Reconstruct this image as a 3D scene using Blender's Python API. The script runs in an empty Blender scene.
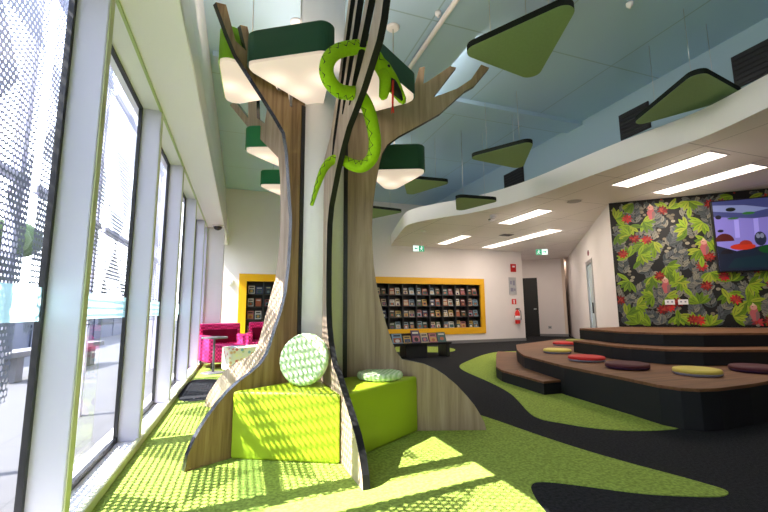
import bpy, bmesh, math, random
from mathutils import Vector, Matrix
random.seed(7)
PI = math.pi
scn = bpy.context.scene
COL = scn.collection

# ------------------------------------------------------------------ materials
def new_mat(name):
    m = bpy.data.materials.new(name); m.use_nodes = True
    nt = m.node_tree
    return m, nt, nt.nodes['Principled BSDF']

def N(nt, t, **kw):
    n = nt.nodes.new(t)
    for k, v in kw.items(): setattr(n, k, v)
    return n

def math_node(nt, op, a, b=None):
    n = N(nt, 'ShaderNodeMath', operation=op)
    for i, v in enumerate((a, b)):
        if v is None: continue
        if isinstance(v, (int, float)): n.inputs[i].default_value = v
        else: nt.links.new(v, n.inputs[i])
    return n.outputs[0]

def plain(name, col, rough=0.5, spec=0.5, noise=0.0, nscale=20, bump=0.0, bscale=200, metal=0, sheen=0):
    m, nt, b = new_mat(name)
    b.inputs['Base Color'].default_value = (*col, 1)
    b.inputs['Roughness'].default_value = rough
    b.inputs['Specular IOR Level'].default_value = spec
    b.inputs['Metallic'].default_value = metal
    geo = N(nt, 'ShaderNodeNewGeometry')
    if noise:
        t = N(nt, 'ShaderNodeTexNoise'); t.inputs['Scale'].default_value = nscale; t.inputs['Detail'].default_value = 3
        nt.links.new(geo.outputs['Position'], t.inputs['Vector'])
        r = N(nt, 'ShaderNodeMix', data_type='RGBA')
        r.inputs[6].default_value = (*[c * (1 - noise) for c in col], 1)
        r.inputs[7].default_value = (*[min(1, c * (1 + noise)) for c in col], 1)
        nt.links.new(t.outputs['Fac'], r.inputs[0]); nt.links.new(r.outputs[2], b.inputs['Base Color'])
    if bump:
        t = N(nt, 'ShaderNodeTexNoise'); t.inputs['Scale'].default_value = bscale
        nt.links.new(geo.outputs['Position'], t.inputs['Vector'])
        bp = N(nt, 'ShaderNodeBump'); bp.inputs['Strength'].default_value = bump; bp.inputs['Distance'].default_value = 0.01
        nt.links.new(t.outputs['Fac'], bp.inputs['Height']); nt.links.new(bp.outputs[0], b.inputs['Normal'])
    return m

def emit(name, col, s):
    m, nt, b = new_mat(name)
    b.inputs['Base Color'].default_value = (*col, 1)
    b.inputs['Emission Color'].default_value = (*col, 1)
    b.inputs['Emission Strength'].default_value = s
    return m

def wood(name, c0, c1, c2, axis='Z', rough=0.45):
    m, nt, b = new_mat(name)
    tc = N(nt, 'ShaderNodeTexCoord'); mp = N(nt, 'ShaderNodeMapping')
    s = {'Z': (9, 9, 0.5), 'X': (0.5, 9, 9), 'Y': (9, .5, 9)}[axis]
    mp.inputs['Scale'].default_value = s
    nt.links.new(tc.outputs['Object'], mp.inputs['Vector'])
    t = N(nt, 'ShaderNodeTexNoise'); t.inputs['Scale'].default_value = 2.2; t.inputs['Detail'].default_value = 8
    t.inputs['Roughness'].default_value = .62; t.inputs['Distortion'].default_value = .6
    nt.links.new(mp.outputs[0], t.inputs['Vector'])
    r = N(nt, 'ShaderNodeValToRGB'); e = r.color_ramp.elements
    e[0].position = .3; e[0].color = (*c0, 1); e[1].position = .72; e[1].color = (*c2, 1)
    k = e.new(.5); k.color = (*c1, 1)
    nt.links.new(t.outputs['Fac'], r.inputs[0]); nt.links.new(r.outputs[0], b.inputs['Base Color'])
    b.inputs['Roughness'].default_value = rough
    return m

def attr_mat(name, rough=0.6, emission=0.0):
    m, nt, b = new_mat(name)
    a = N(nt, 'ShaderNodeVertexColor'); a.layer_name = 'Col'
    nt.links.new(a.outputs[0], b.inputs['Base Color']); b.inputs['Roughness'].default_value = rough
    if emission:
        nt.links.new(a.outputs[0], b.inputs['Emission Color']); b.inputs['Emission Strength'].default_value = emission
    return m

def carpet(name, col, var):
    m, nt, b = new_mat(name)
    geo = N(nt, 'ShaderNodeNewGeometry')
    t = N(nt, 'ShaderNodeTexNoise'); t.inputs['Scale'].default_value = 55; t.inputs['Detail'].default_value = 4
    nt.links.new(geo.outputs['Position'], t.inputs['Vector'])
    r = N(nt, 'ShaderNodeValToRGB'); e = r.color_ramp.elements
    e[0].position = .32; e[0].color = (*[c * (1 - var) for c in col], 1)
    e[1].position = .68; e[1].color = (*[c * (1 + var) for c in col], 1)
    nt.links.new(t.outputs['Fac'], r.inputs[0]); nt.links.new(r.outputs[0], b.inputs['Base Color'])
    b.inputs['Roughness'].default_value = .95; b.inputs['Specular IOR Level'].default_value = .1
    bp = N(nt, 'ShaderNodeBump'); bp.inputs['Strength'].default_value = .5; bp.inputs['Distance'].default_value = .008
    t2 = N(nt, 'ShaderNodeTexNoise'); t2.inputs['Scale'].default_value = 180
    nt.links.new(geo.outputs['Position'], t2.inputs['Vector'])
    nt.links.new(t2.outputs['Fac'], bp.inputs['Height']); nt.links.new(bp.outputs[0], b.inputs['Normal'])
    return m

def glass_mat():
    m, nt, b = new_mat('window glass'); nt.nodes.remove(b)
    tr = N(nt, 'ShaderNodeBsdfTransparent'); tr.inputs[0].default_value = (.93, .96, .96, 1)
    gl = N(nt, 'ShaderNodeBsdfGlossy'); gl.inputs['Roughness'].default_value = .02
    lw = N(nt, 'ShaderNodeLayerWeight'); lw.inputs[0].default_value = .5
    fac = math_node(nt, 'ADD', math_node(nt, 'MULTIPLY', math_node(nt, 'POWER', lw.outputs['Facing'], 5.0), .9), .035)
    mx = N(nt, 'ShaderNodeMixShader')
    nt.links.new(fac, mx.inputs[0]); nt.links.new(tr.outputs[0], mx.inputs[1]); nt.links.new(gl.outputs[0], mx.inputs[2])
    nt.links.new(mx.outputs[0], nt.nodes['Material Output'].inputs[0])
    return m

def frosted_mat():
    m, nt, b = new_mat('frosted film'); nt.nodes.remove(b)
    tr = N(nt, 'ShaderNodeBsdfTransparent'); tr.inputs[0].default_value = (.8, .95, .97, 1)
    df = N(nt, 'ShaderNodeBsdfTranslucent'); df.inputs[0].default_value = (.55, .85, .9, 1)
    d2 = N(nt, 'ShaderNodeBsdfDiffuse'); d2.inputs[0].default_value = (.5, .75, .8, 1)
    a = N(nt, 'ShaderNodeAddShader'); mx = N(nt, 'ShaderNodeMixShader'); mx.inputs[0].default_value = .45
    nt.links.new(df.outputs[0], a.inputs[0]); nt.links.new(d2.outputs[0], a.inputs[1])
    nt.links.new(tr.outputs[0], mx.inputs[1]); nt.links.new(a.outputs[0], mx.inputs[2])
    nt.links.new(mx.outputs[0], nt.nodes['Material Output'].inputs[0])
    return m

def perforated_mat(pitch=.044):
    m, nt, b = new_mat('perforated metal')
    b.inputs['Base Color'].default_value = (.07, .09, .15, 1); b.inputs['Roughness'].default_value = .5
    geo = N(nt, 'ShaderNodeNewGeometry'); sp = N(nt, 'ShaderNodeSeparateXYZ')
    nt.links.new(geo.outputs['Position'], sp.inputs[0])
    M = lambda op, a, b=None: math_node(nt, op, a, b)
    y, z = sp.outputs[1], sp.outputs[2]
    v = M('DIVIDE', z, pitch); row = M('FLOOR', v)
    off = M('MULTIPLY', M('FLOORED_MODULO', row, 2.0), .5)
    u = M('ADD', M('DIVIDE', y, pitch), off)
    fu = M('SUBTRACT', M('FRACT', u), .5); fv = M('SUBTRACT', M('FRACT', v), .5)
    d = M('SQRT', M('ADD', M('MULTIPLY', fu, fu), M('MULTIPLY', fv, fv)))
    a = M('DIVIDE', M('ADD', y, .15), .62); c = M('DIVIDE', M('ADD', z, .2), .8)
    p1 = M('FLOOR', M('ADD', a, c)); p2 = M('FLOOR', M('SUBTRACT', a, c)); p3 = M('FLOOR', M('MULTIPLY', c, 1.0))
    k = M('FLOORED_MODULO', M('ADD', M('ADD', M('MULTIPLY', p1, 2.0), p2), M('MULTIPLY', p3, 3.0)), 5.0)
    R = M('ADD', M('MULTIPLY', M('LESS_THAN', k, 1.5), -.16), .41)
    hole = M('LESS_THAN', d, R)
    tr = N(nt, 'ShaderNodeBsdfTransparent'); mx = N(nt, 'ShaderNodeMixShader')
    nt.links.new(hole, mx.inputs[0]); nt.links.new(b.outputs[0], mx.inputs[1]); nt.links.new(tr.outputs[0], mx.inputs[2])
    nt.links.new(mx.outputs[0], nt.nodes['Material Output'].inputs[0])
    return m

def tile_mat(name, col, sx, sy, ox, oy, line, lw=.012, rough=.5, dirx=(1, 0)):
    """painted panels with thin joints on a world grid"""
    m, nt, b = new_mat(name)
    geo = N(nt, 'ShaderNodeNewGeometry'); sp = N(nt, 'ShaderNodeSeparateXYZ')
    nt.links.new(geo.outputs['Position'], sp.inputs[0])
    M = lambda op, a, b=None: math_node(nt, op, a, b)
    def joint(c, s, o):
        f = M('FRACT', M('DIVIDE', M('SUBTRACT', c, o - lw / 2), s)); return M('LESS_THAN', f, lw / s)
    j = M('MAXIMUM', joint(sp.outputs[0], sx, ox), joint(sp.outputs[1], sy, oy))
    t = N(nt, 'ShaderNodeTexNoise'); t.inputs['Scale'].default_value = .8
    nt.links.new(geo.outputs['Position'], t.inputs['Vector'])
    r0 = N(nt, 'ShaderNodeMix', data_type='RGBA')
    r0.inputs[6].default_value = (*[c * .92 for c in col], 1); r0.inputs[7].default_value = (*[min(1, c * 1.06) for c in col], 1)
    nt.links.new(t.outputs['Fac'], r0.inputs[0])
    r = N(nt, 'ShaderNodeMix', data_type='RGBA'); r.inputs[7].default_value = (*line, 1)
    nt.links.new(j, r.inputs[0]); nt.links.new(r0.outputs[2], r.inputs[6]); nt.links.new(r.outputs[2], b.inputs['Base Color'])
    b.inputs['Roughness'].default_value = rough
    return m

def check_mat(name, c1, c2, scale):
    m, nt, b = new_mat(name)
    tc = N(nt, 'ShaderNodeTexCoord'); t = N(nt, 'ShaderNodeTexChecker'); t.inputs['Scale'].default_value = scale
    t.inputs[1].default_value = (*c1, 1); t.inputs[2].default_value = (*c2, 1)
    mp = N(nt, 'ShaderNodeMapping'); mp.inputs['Rotation'].default_value = (.02, .03, .6)
    nt.links.new(tc.outputs['Object'], mp.inputs[0]); nt.links.new(mp.outputs[0], t.inputs[0])
    nt.links.new(t.outputs[0], b.inputs['Base Color']); b.inputs['Roughness'].default_value = .85
    return m

def print_mat(name, base, cols, scale):
    """printed fabric: irregular coloured blobs over a base"""
    m, nt, b = new_mat(name)
    tc = N(nt, 'ShaderNodeTexCoord'); v = N(nt, 'ShaderNodeTexVoronoi'); v.inputs['Scale'].default_value = scale
    nt.links.new(tc.outputs['Object'], v.inputs['Vector'])
    sp = N(nt, 'ShaderNodeSeparateColor'); nt.links.new(v.outputs['Color'], sp.inputs[0])
    r = N(nt, 'ShaderNodeValToRGB'); r.color_ramp.interpolation = 'CONSTANT'
    e = r.color_ramp.elements; e[0].color = (*base, 1); e[1].position = .12; e[1].color = (*cols[0], 1)
    for i, c in enumerate(cols[1:]):
        k = e.new(.12 + .88 * (i + 1) / len(cols)); k.color = (*c, 1)
    nt.links.new(sp.outputs[0], r.inputs[0])
    mx = N(nt, 'ShaderNodeMix', data_type='RGBA'); mx.inputs[6].default_value = (*base, 1)
    lt = math_node(nt, 'LESS_THAN', v.outputs['Distance'], .42)
    nt.links.new(lt, mx.inputs[0]); nt.links.new(r.outputs[0], mx.inputs[7]); nt.links.new(mx.outputs[2], b.inputs['Base Color'])
    b.inputs['Roughness'].default_value = .8
    return m

def stripe_mat(name, c1, c2, scale, rot=.6):
    m, nt, b = new_mat(name)
    tc = N(nt, 'ShaderNodeTexCoord'); mp = N(nt, 'ShaderNodeMapping'); mp.inputs['Rotation'].default_value = (0, 0, rot)
    w = N(nt, 'ShaderNodeTexWave'); w.inputs['Scale'].default_value = scale; w.inputs['Distortion'].default_value = 3
    w.inputs['Detail'].default_value = 1; w.inputs['Detail Scale'].default_value = 3
    nt.links.new(tc.outputs['Object'], mp.inputs[0]); nt.links.new(mp.outputs[0], w.inputs[0])
    mx = N(nt, 'ShaderNodeMix', data_type='RGBA'); mx.inputs[6].default_value = (*c1, 1); mx.inputs[7].default_value = (*c2, 1)
    nt.links.new(w.outputs['Fac'], mx.inputs[0]); nt.links.new(mx.outputs[2], b.inputs['Base Color']); b.inputs['Roughness'].default_value = .85
    return m

MT = dict(
    wall=plain('wall paint', (.82, .765, .75), .7, .3, .03, 3),
    white=plain('white paint', (.84, .81, .83), .45, .4),
    alu=plain('white powder coat', (.66, .645, .78), .4, .4),
    beam=plain('beam paint', (.84, .79, .80), .22, .5),
    gasket=plain('black gasket', (.012, .012, .014), .45),
    green=carpet('green carpet', (.28, .37, .07), .3),
    dark=carpet('charcoal carpet', (.020, .021, .024), .4),
    ceil=tile_mat('blue ceiling', (.42, .58, .74), 1.32, 1.85, 4.52, 3.65, (.30, .42, .50), .018, .3),
    lowceil=tile_mat('ceiling tiles', (.84, .78, .75), 1.2, 1.2, .3, .6, (.45, .42, .40), .012, .6),
    fascia=plain('fascia paint', (.88, .84, .85), .6, .3),
    fin=wood('oak laminate', (.16, .085, .036), (.30, .18, .085), (.43, .28, .15)),
    finpale=wood('pale oak laminate', (.27, .19, .135), (.43, .325, .24), (.55, .44, .345)),
    edgematt=plain('matt black edge', (.012, .012, .013), .5, .25),
    finmid=wood('grey oak laminate', (.22, .145, .09), (.36, .25, .165), (.48, .355, .25)),
    edge=plain('black edge', (.016, .016, .020), .22, .9),
    column=plain('column paint', (.80, .76, .77), .5, .4, .05, 4),
    lime=plain('lime vinyl', (.37, .50, .022), .42, .4, .04, 6, .05, 300),
    padgreen=stripe_mat('pale green weave', (.72, .84, .58), (.40, .62, .26), 9),
    tier=plain('black carpeted riser', (.010, .0105, .013), .6, .3, .2, 60),
    tierwood=wood('brown timber tread', (.10, .038, .013), (.17, .068, .025), (.24, .105, .042), 'X', .75),
    shade=plain('dark green shade', (.018, .085, .045), .5, .4),
    shademid=plain('green shade', (.02, .21, .075), .5, .4),
    shadelime=plain('lime shade', (.27, .56, .02), .5, .4),
    diff=emit('lamp diffuser', (1.0, .84, .72), .95),
    panel=emit('light panel', (1.0, .86, .74), 3.5),
    down=emit('downlight', (1.0, .80, .60), 8.0),
    felt=plain('green felt', (.27, .37, .19), .9, .1, .08, 40),
    feltedge=plain('dark felt edge', (.012, .016, .014), .9, .1),
    metal=plain('brushed metal', (.55, .55, .56), .3, .5, metal=1),
    darkmetal=plain('grey metal', (.16, .16, .17), .4, .5),
    blackmetal=plain('black metal', (.02, .02, .022), .4),
    yellow=plain('yellow laminate', (.80, .42, .006), .4),
    shelf=plain('charcoal shelf', (.018, .020, .024), .5),
    snake=plain('lime plush', (.36, .62, .012), .85, .2, .12, 60, .3, 250),
    black=plain('black thread', (.012, .012, .012), .7),
    red=plain('red felt', (.75, .02, .012), .6),
    redpad=plain('red cushion vinyl', (.52, .016, .014), .6, .3),
    yelpad=plain('yellow cushion vinyl', (.60, .48, .09), .6, .3),
    marpad=plain('maroon cushion vinyl', (.085, .018, .026), .6, .3),
    limpad=plain('olive cushion vinyl', (.23, .24, .03), .6, .3),
    padbase=plain('lilac grey cushion base', (.27, .26, .34), .7, .2),
    padbasem=plain('plum cushion base', (.045, .018, .045), .7, .2),
    pink=check_mat('pink woven check', (.85, .04, .26), (.42, .008, .09), 30),
    maroon=plain('maroon chair shade and sign', (.15, .006, .03), .9, .1),  # stands in for shade inside the pink armchairs; also colours the door sign
    printed=print_mat('printed fabric', (.82, .76, .68), [(.75, .45, .25), (.25, .45, .6), (.55, .6, .3), (.7, .2, .2), (.85, .8, .5)], 17),
    book=attr_mat('book covers', .45),
    mural=attr_mat('mural print', .6),
    screen=attr_mat('screen picture', .3, .6),
    tvframe=plain('screen bezel', (.006, .006, .008), .3),
    doorblack=plain('black door', (.007, .007, .008), .5),
    signgreen=emit('exit sign green', (.01, .32, .16), .55),
    signwhite=emit('exit sign white', (.75, .92, .88), .8),
    glass=glass_mat(), frost=frosted_mat(), perf=perforated_mat(),
    paving=tile_mat('pale paving', (.065, .065, .07), .6, .6, 0, 0, (.04, .04, .043), .012, .8),
    navy=plain('navy cladding', (.022, .034, .075), .6), orange=plain('orange fascia', (.30, .13, .02), .5),
    doorglass=plain('pale blue glass', (.50, .62, .66), .12, .6),
    paper=plain('notice paper', (.45, .46, .48), .5),
    skirt=plain('grey skirting', (.20, .195, .20), .5),
    foliage=plain('leafy green', (.035, .06, .022), .8, .2, .5, 8),
    concrete=plain('pale concrete', (.15, .15, .155), .8, .2, .1, 5),
    kerbreflect=plain('kerb painted carpet reflection', (.50, .52, .30), .45),  # green carpet's reflection put into the colour of kerb and mullion edges
)

# ------------------------------------------------------------------ mesh helpers
class MB:
    def __init__(self): self.bm = bmesh.new(); self.cl = None
    def face(self, pts, mi=0, col=None):
        vs = [self.bm.verts.new(p) for p in pts]
        f = self.bm.faces.new(vs); f.material_index = mi
        if col is not None:
            if self.cl is None: self.cl = self.bm.loops.layers.color.new('Col')
            for l in f.loops: l[self.cl] = (*col, 1)
        return f
    def box(self, lo, hi, mi=0, bev=0, rz=0, col=None):
        (x0, y0, z0), (x1, y1, z1) = lo, hi
        return self.prism([(x0, y0), (x1, y0), (x1, y1), (x0, y1)], z0, z1, mi, bev, rz, col=col)
    def prism(self, poly, z0, z1, mi=0, bev=0, rz=0, side=None, topmi=None, col=None, seg=2):
        """vertical extrusion of a plan polygon"""
        if sum(a[0] * b[1] - b[0] * a[1] for a, b in zip(poly, poly[1:] + poly[:1])) < 0: poly = poly[::-1]
        bm = self.bm
        lo = [bm.verts.new((x, y, z0)) for x, y in poly]; hi = [bm.verts.new((x, y, z1)) for x, y in poly]
        fs = [bm.faces.new(lo[::-1]), bm.faces.new(hi)]
        fs[0].material_index = mi; fs[1].material_index = mi if topmi is None else topmi
        n = len(poly)
        for i in range(n):
            f = bm.faces.new((lo[i], lo[(i + 1) % n], hi[(i + 1) % n], hi[i])); f.material_index = mi if side is None else side; fs.append(f)
        if bev:
            es = list({e for f in fs for e in f.edges})
            bmesh.ops.bevel(bm, geom=es, offset=bev, segments=seg, affect='EDGES', profile=.5)
        if col is not None:
            if self.cl is None: self.cl = bm.loops.layers.color.new('Col')
            for f in fs:
                if f.is_valid:
                    for l in f.loops: l[self.cl] = (*col, 1)
        return self
    def slab(self, poly, P0, U, W, t, mi=0, side=0, bev=0):
        """polygon (u,w) in the plane P0+u*U+w*W, thickened by t both sides along U x W"""
        P0, U, W = Vector(P0), Vector(U), Vector(W); Nn = U.cross(W).normalized() * t
        bm = self.bm
        A = [bm.verts.new(P0 + U * u + W * w + Nn) for u, w in poly]; B = [bm.verts.new(P0 + U * u + W * w - Nn) for u, w in poly]
        if sum(a[0] * b[1] - b[0] * a[1] for a, b in zip(poly, poly[1:] + poly[:1])) < 0: A, B = A[::-1], B[::-1]; 
        rev = sum(a[0] * b[1] - b[0] * a[1] for a, b in zip(poly, poly[1:] + poly[:1])) < 0
        if rev: pass
        f1 = bm.faces.new(A); f2 = bm.faces.new(B[::-1]); f1.material_index = f2.material_index = mi
        n = len(A); es = []
        for i in range(n):
            f = bm.faces.new((B[i], B[(i + 1) % n], A[(i + 1) % n], A[i])); f.material_index = side
        if bev: bmesh.ops.bevel(bm, geom=list(f1.edges) + list(f2.edges), offset=bev, segments=2, affect='EDGES')
        return self
    def tube(self, pts, rad, n=10, mi=0, cap=True, flat=1.0):
        pts = [Vector(p) for p in pts]
        if isinstance(rad, (int, float)): rad = [rad] * len(pts)
        bm = self.bm; rings = []; up = None
        for i, p in enumerate(pts):
            T = (pts[min(i + 1, len(pts) - 1)] - pts[max(i - 1, 0)]).normalized()
            if up is None:
                up = Vector((0, 0, 1)) if abs(T.z) < .9 else Vector((1, 0, 0))
            up = (up - T * up.dot(T)).normalized(); s = T.cross(up)
            rings.append([bm.verts.new(p + (s * math.cos(2 * PI * k / n) + up * math.sin(2 * PI * k / n) * flat) * rad[i]) for k in range(n)])
        for a, b in zip(rings, rings[1:]):
            for k in range(n):
                f = bm.faces.new((a[k], a[(k + 1) % n], b[(k + 1) % n], b[k])); f.material_index = mi; f.smooth = True
        if cap:
            for r in (rings[0][::-1], rings[-1]):
                f = bm.faces.new(r); f.material_index = mi
        return self
    def lathe(self, prof, n=32, c=(0, 0, 0), mi=0, M=None, smooth=True):
        """revolve (r,z) profile round z"""
        bm = self.bm; c = Vector(c); rings = []
        for r, z in prof:
            ring = []
            for k in range(n):
                v = Vector((r * math.cos(2 * PI * k / n), r * math.sin(2 * PI * k / n), z))
                if M is not None: v = M @ v
                ring.append(bm.verts.new(v + c))
            rings.append(ring)
        for i, (a, b) in enumerate(zip(rings, rings[1:])):
            for k in range(n):
                f = bm.faces.new((a[k], a[(k + 1) % n], b[(k + 1) % n], b[k])); f.smooth = smooth
                f.material_index = mi if not isinstance(mi, (list, tuple)) else mi[i]
        for r, q in ((rings[0][::-1], 0), (rings[-1], -1)):
            f = bm.faces.new(r); f.material_index = mi if not isinstance(mi, (list, tuple)) else mi[q]
        return self
    def ball(self, c, r, mi=0, sc=(1, 1, 1), seg=16):
        d = bmesh.ops.create_uvsphere(self.bm, u_segments=seg, v_segments=seg // 2, radius=r)
        for v in d['verts']: v.co = Vector((v.co.x * sc[0], v.co.y * sc[1], v.co.z * sc[2])) + Vector(c)
        for f in {f for v in d['verts'] for f in v.link_faces}: f.material_index = mi; f.smooth = True
        return self
    def build(self, name, mats, parent=None, loc=None, rz=0, kind=None, recalc=True):
        me = bpy.data.meshes.new(name)
        if recalc and self.cl is None: bmesh.ops.recalc_face_normals(self.bm, faces=self.bm.faces[:])
        self.bm.to_mesh(me); self.bm.free()
        for m in (mats if isinstance(mats, (list, tuple)) else [mats]): me.materials.append(MT[m] if isinstance(m, str) else m)
        o = bpy.data.objects.new(name, me); COL.objects.link(o)
        if parent is not None: o.parent = parent
        if loc is not None: o.location = loc
        o.rotation_euler.z = rz
        if kind: o['kind'] = kind
        return o

def tag(o, label, cat, group=None):
    o['label'] = label; o['category'] = cat
    if group: o['group'] = group
    return o
def thing(name, label, cat, loc=(0, 0, 0), rz=0, group=None):
    o = bpy.data.objects.new(name, None); COL.objects.link(o)
    o.location = loc; o.rotation_euler.z = rz; o.empty_display_size = .1
    return tag(o, label, cat, group)
def copy_tree(o, parent=None):
    c = o.copy(); COL.objects.link(c)
    if parent is not None: c.parent = parent
    for ch in [q for q in bpy.data.objects if q.parent is o]: copy_tree(ch, c)
    return c
def struct(mb, name, mats, parent=None): return mb.build(name, mats, parent, kind=None if parent else 'structure')
def box_struct(name, mat, lo, hi, bev=0): return struct(MB().box(lo, hi, 0, bev), name, mat)

def chaikin(p, closed=True, it=1):
    for _ in range(it):
        q = []; n = len(p)
        for i in range(n if closed else n - 1):
            a, b = p[i], p[(i + 1) % n]
            q += [(a[0] * .75 + b[0] * .25, a[1] * .75 + b[1] * .25), (a[0] * .25 + b[0] * .75, a[1] * .25 + b[1] * .75)]
        if not closed: q = [p[0]] + q + [p[-1]]
        p = q
    return p
def fillet(poly, r, seg=6):
    out = []; n = len(poly)
    for i in range(n):
        p = Vector(poly[i]); a = (Vector(poly[i - 1]) - p); b = (Vector(poly[(i + 1) % n]) - p)
        ang = a.angle(b); la = min(r / math.tan(ang / 2), a.length * .45, b.length * .45); rr = la * math.tan(ang / 2)
        a.normalize(); b.normalize(); c = p + (a + b).normalized() * (rr / math.sin(ang / 2))
        s = p + a * la - c; e = p + b * la - c
        t0 = math.atan2(s.y, s.x); t1 = math.atan2(e.y, e.x); d = (t1 - t0 + PI) % (2 * PI) - PI
        for k in range(seg + 1):
            t = t0 + d * k / seg; out.append((c.x + rr * math.cos(t), c.y + rr * math.sin(t)))
    return out
def inset(poly, d):
    c = Vector((sum(p[0] for p in poly) / len(poly), sum(p[1] for p in poly) / len(poly)))
    return [tuple(c + (Vector(p) - c) * (1 - d / max(1e-6, (Vector(p) - c).length))) for p in poly]
def catmull(pts, k=6):
    P = [Vector(p) for p in pts]; out = []
    for i in range(len(P) - 1):
        p0, p1, p2, p3 = P[max(i - 1, 0)], P[i], P[i + 1], P[min(i + 2, len(P) - 1)]
        for j in range(k):
            t = j / k
            out.append(.5 * ((2 * p1) + (p2 - p0) * t + (2 * p0 - 5 * p1 + 4 * p2 - p3) * t * t + (3 * p1 - p0 - 3 * p2 + p3) * t ** 3))
    out.append(P[-1]); return out

# ------------------------------------------------------------------ the setting
ZC, ZL = 4.2, 2.9            # high blue ceiling, low white ceiling
YW = 10.94                   # far wall
GREEN = [(-.69, -3), (1.25, -3), (1.33, 1.0), (1.40, 1.5), (1.46, 1.76), (1.53, 1.93), (1.60, 2.04), (1.68, 2.07), (1.81, 1.98), (1.96, 1.85), (2.10, 1.73),
         (2.25, 1.65), (2.44, 1.565), (2.53, 1.57), (2.565, 1.61), (2.55, 1.68), (2.51, 1.83), (2.44, 2.02), (2.34, 2.37), (2.27, 2.82), (2.21, 3.41), (2.0, 4.4),
         (1.5, 6.2), (1.1, 8.2), (.9, YW), (-.69, YW)]
GREEN2 = [(5.93, 8.42), (5.15, 7.95), (4.14, 7.0), (3.77, 6.61), (3.57, 6.22), (3.44, 5.69), (3.30, 4.92), (3.11, 4.24), (2.90, 3.80), (2.65, 3.32), (2.62, 3.13),
          (2.70, 3.0), (2.82, 2.78), (3.01, 2.62), (3.24, 2.53), (3.57, 2.48), (4.4, 3.0), (4.9, 5.4), (6.4, 6.6), (6.8, 8.0)]
GREEN3 = [(3.2, 9.3), (3.9, 9.3), (4.3, 8.85), (4.8, 8.75), (5.2, 9.2), (5.3, 9.8), (5.0, 10.3), (4.4, 10.5), (3.3, 10.6), (2.4, 10.3), (2.5, 9.6)]
DARKP = [(-.69, 5.2), (-.36, 5.1), (-.12, 5.5), (-.10, 6.1), (-.25, 6.6), (-.5, 6.75), (-.69, 6.7)]
fl = MB(); fl.box((-1.0, -3.2, -.12), (13.6, 16, 0), 0)
for p in (GREEN, GREEN2, GREEN3):
    q = chaikin(p, True, 2) if p is not GREEN else p[:2] + chaikin(p[2:-2], False, 2) + p[-2:]
    fl.prism(q, -.005, .005, 1)
fl.prism(chaikin(DARKP, True, 2), 0, .008, 0)
struct(fl, 'floor', ['dark', 'green'])

# far wall with an opening for the bookcase; pier at the window corner
BX0, BX1, BZ0, BZ1 = -.08, 7.22, .275, 1.97
w = MB()
w.box((-.9, YW, 0), (8.72, YW + .12, BZ0)); w.box((-.9, YW, BZ1), (8.72, YW + .12, ZC)); w.box((-.9, YW, BZ0), (BX0, YW + .12, BZ1)); w.box((BX1, YW, BZ0), (8.72, YW + .12, BZ1))
w.box((8.60, YW + .12, 0), (8.72, 15.5, ZL)); w.box((-.9, YW + .5, 0), (8.51, YW + .55, ZC))
struct(w, 'wall_far', 'wall')
box_struct('baseboard_far', 'skirt', (-.5, YW - .012, 0), (8.73, YW, .09))
box_struct('wall_pier', 'white', (-.98, 8.72, 0), (-.385, 9.05, 2.71))
box_struct('wall_back', 'wall', (-1.0, -3.2, 0), (13.6, -3.05, ZC))
# wall above the low ceiling, carrying the vents
box_struct('wall_upper', plain('blue wall paint', (.36, .50, .58), .4), (5.4, -3.05, 3.0), (5.5, YW, ZC))
box_struct('ceiling', 'ceil', (-.9, -3.2, ZC), (5.5, YW + .1, ZC + .1))
MU = Vector((.744, -.668, 0)); MW0 = Vector((6.23, 5.33, 0)); SD = Vector((.63, .776, 0))
def vwall(name, mat, a, b, z0, z1, t=.1, side=1):
    a, b = Vector(a[:2]), Vector(b[:2]); n = Vector((-(b - a).y, (b - a).x)).normalized() * t * side
    return struct(MB().prism([tuple(a), tuple(b), tuple(b + n), tuple(a + n)], z0, z1), name, mat)
vwall('wall_mural', 'wall', MW0, MW0 + MU * 8.2, 0, ZL + .05, .1, 1)
# side wall with the glazed door
def sidept(d): return MW0 + SD * d
sw = MB()
def swp(d0, d1, z0, z1):
    a, b = sidept(d0), sidept(d1); n = Vector((SD.y, -SD.x, 0)) * .1
    sw.prism([tuple(a.xy), tuple(b.xy), tuple((b + n).xy), tuple((a + n).xy)], z0, z1)
swp(0, 2.42, 0, ZL + .05); swp(3.5, 6.15, 0, ZL + .05); swp(2.42, 3.5, 2.2, ZL + .05)
struct(sw, 'wall_side', 'wall')
dr = MB(); n = Vector((SD.y, -SD.x, 0))
def sbox(mb, d0, d1, z0, z1, o0, o1, mi=0):
    a, b = sidept(d0), sidept(d1)
    mb.prism([tuple((a + n * o0).xy), tuple((b + n * o0).xy), tuple((b + n * o1).xy), tuple((a + n * o1).xy)], z0, z1, mi)
for d0, d1, z0, z1 in ((2.42, 2.52, 0, 2.2), (3.4, 3.5, 0, 2.2), (2.52, 3.4, 2.1, 2.2), (2.52, 3.4, 0, .1)): sbox(dr, d0, d1, z0, z1, -.01, .07)
door1 = struct(dr, 'door_1', 'metal')
dg = MB(); sbox(dg, 2.52, 3.4, .1, 2.1, .02, .04); struct(dg, 'door_glass', 'doorglass', door1)
dh = MB(); sbox(dh, 2.57, 2.60, .9, 1.15, -.05, -.02); struct(dh, 'door_handle', 'blackmetal', door1)
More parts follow.
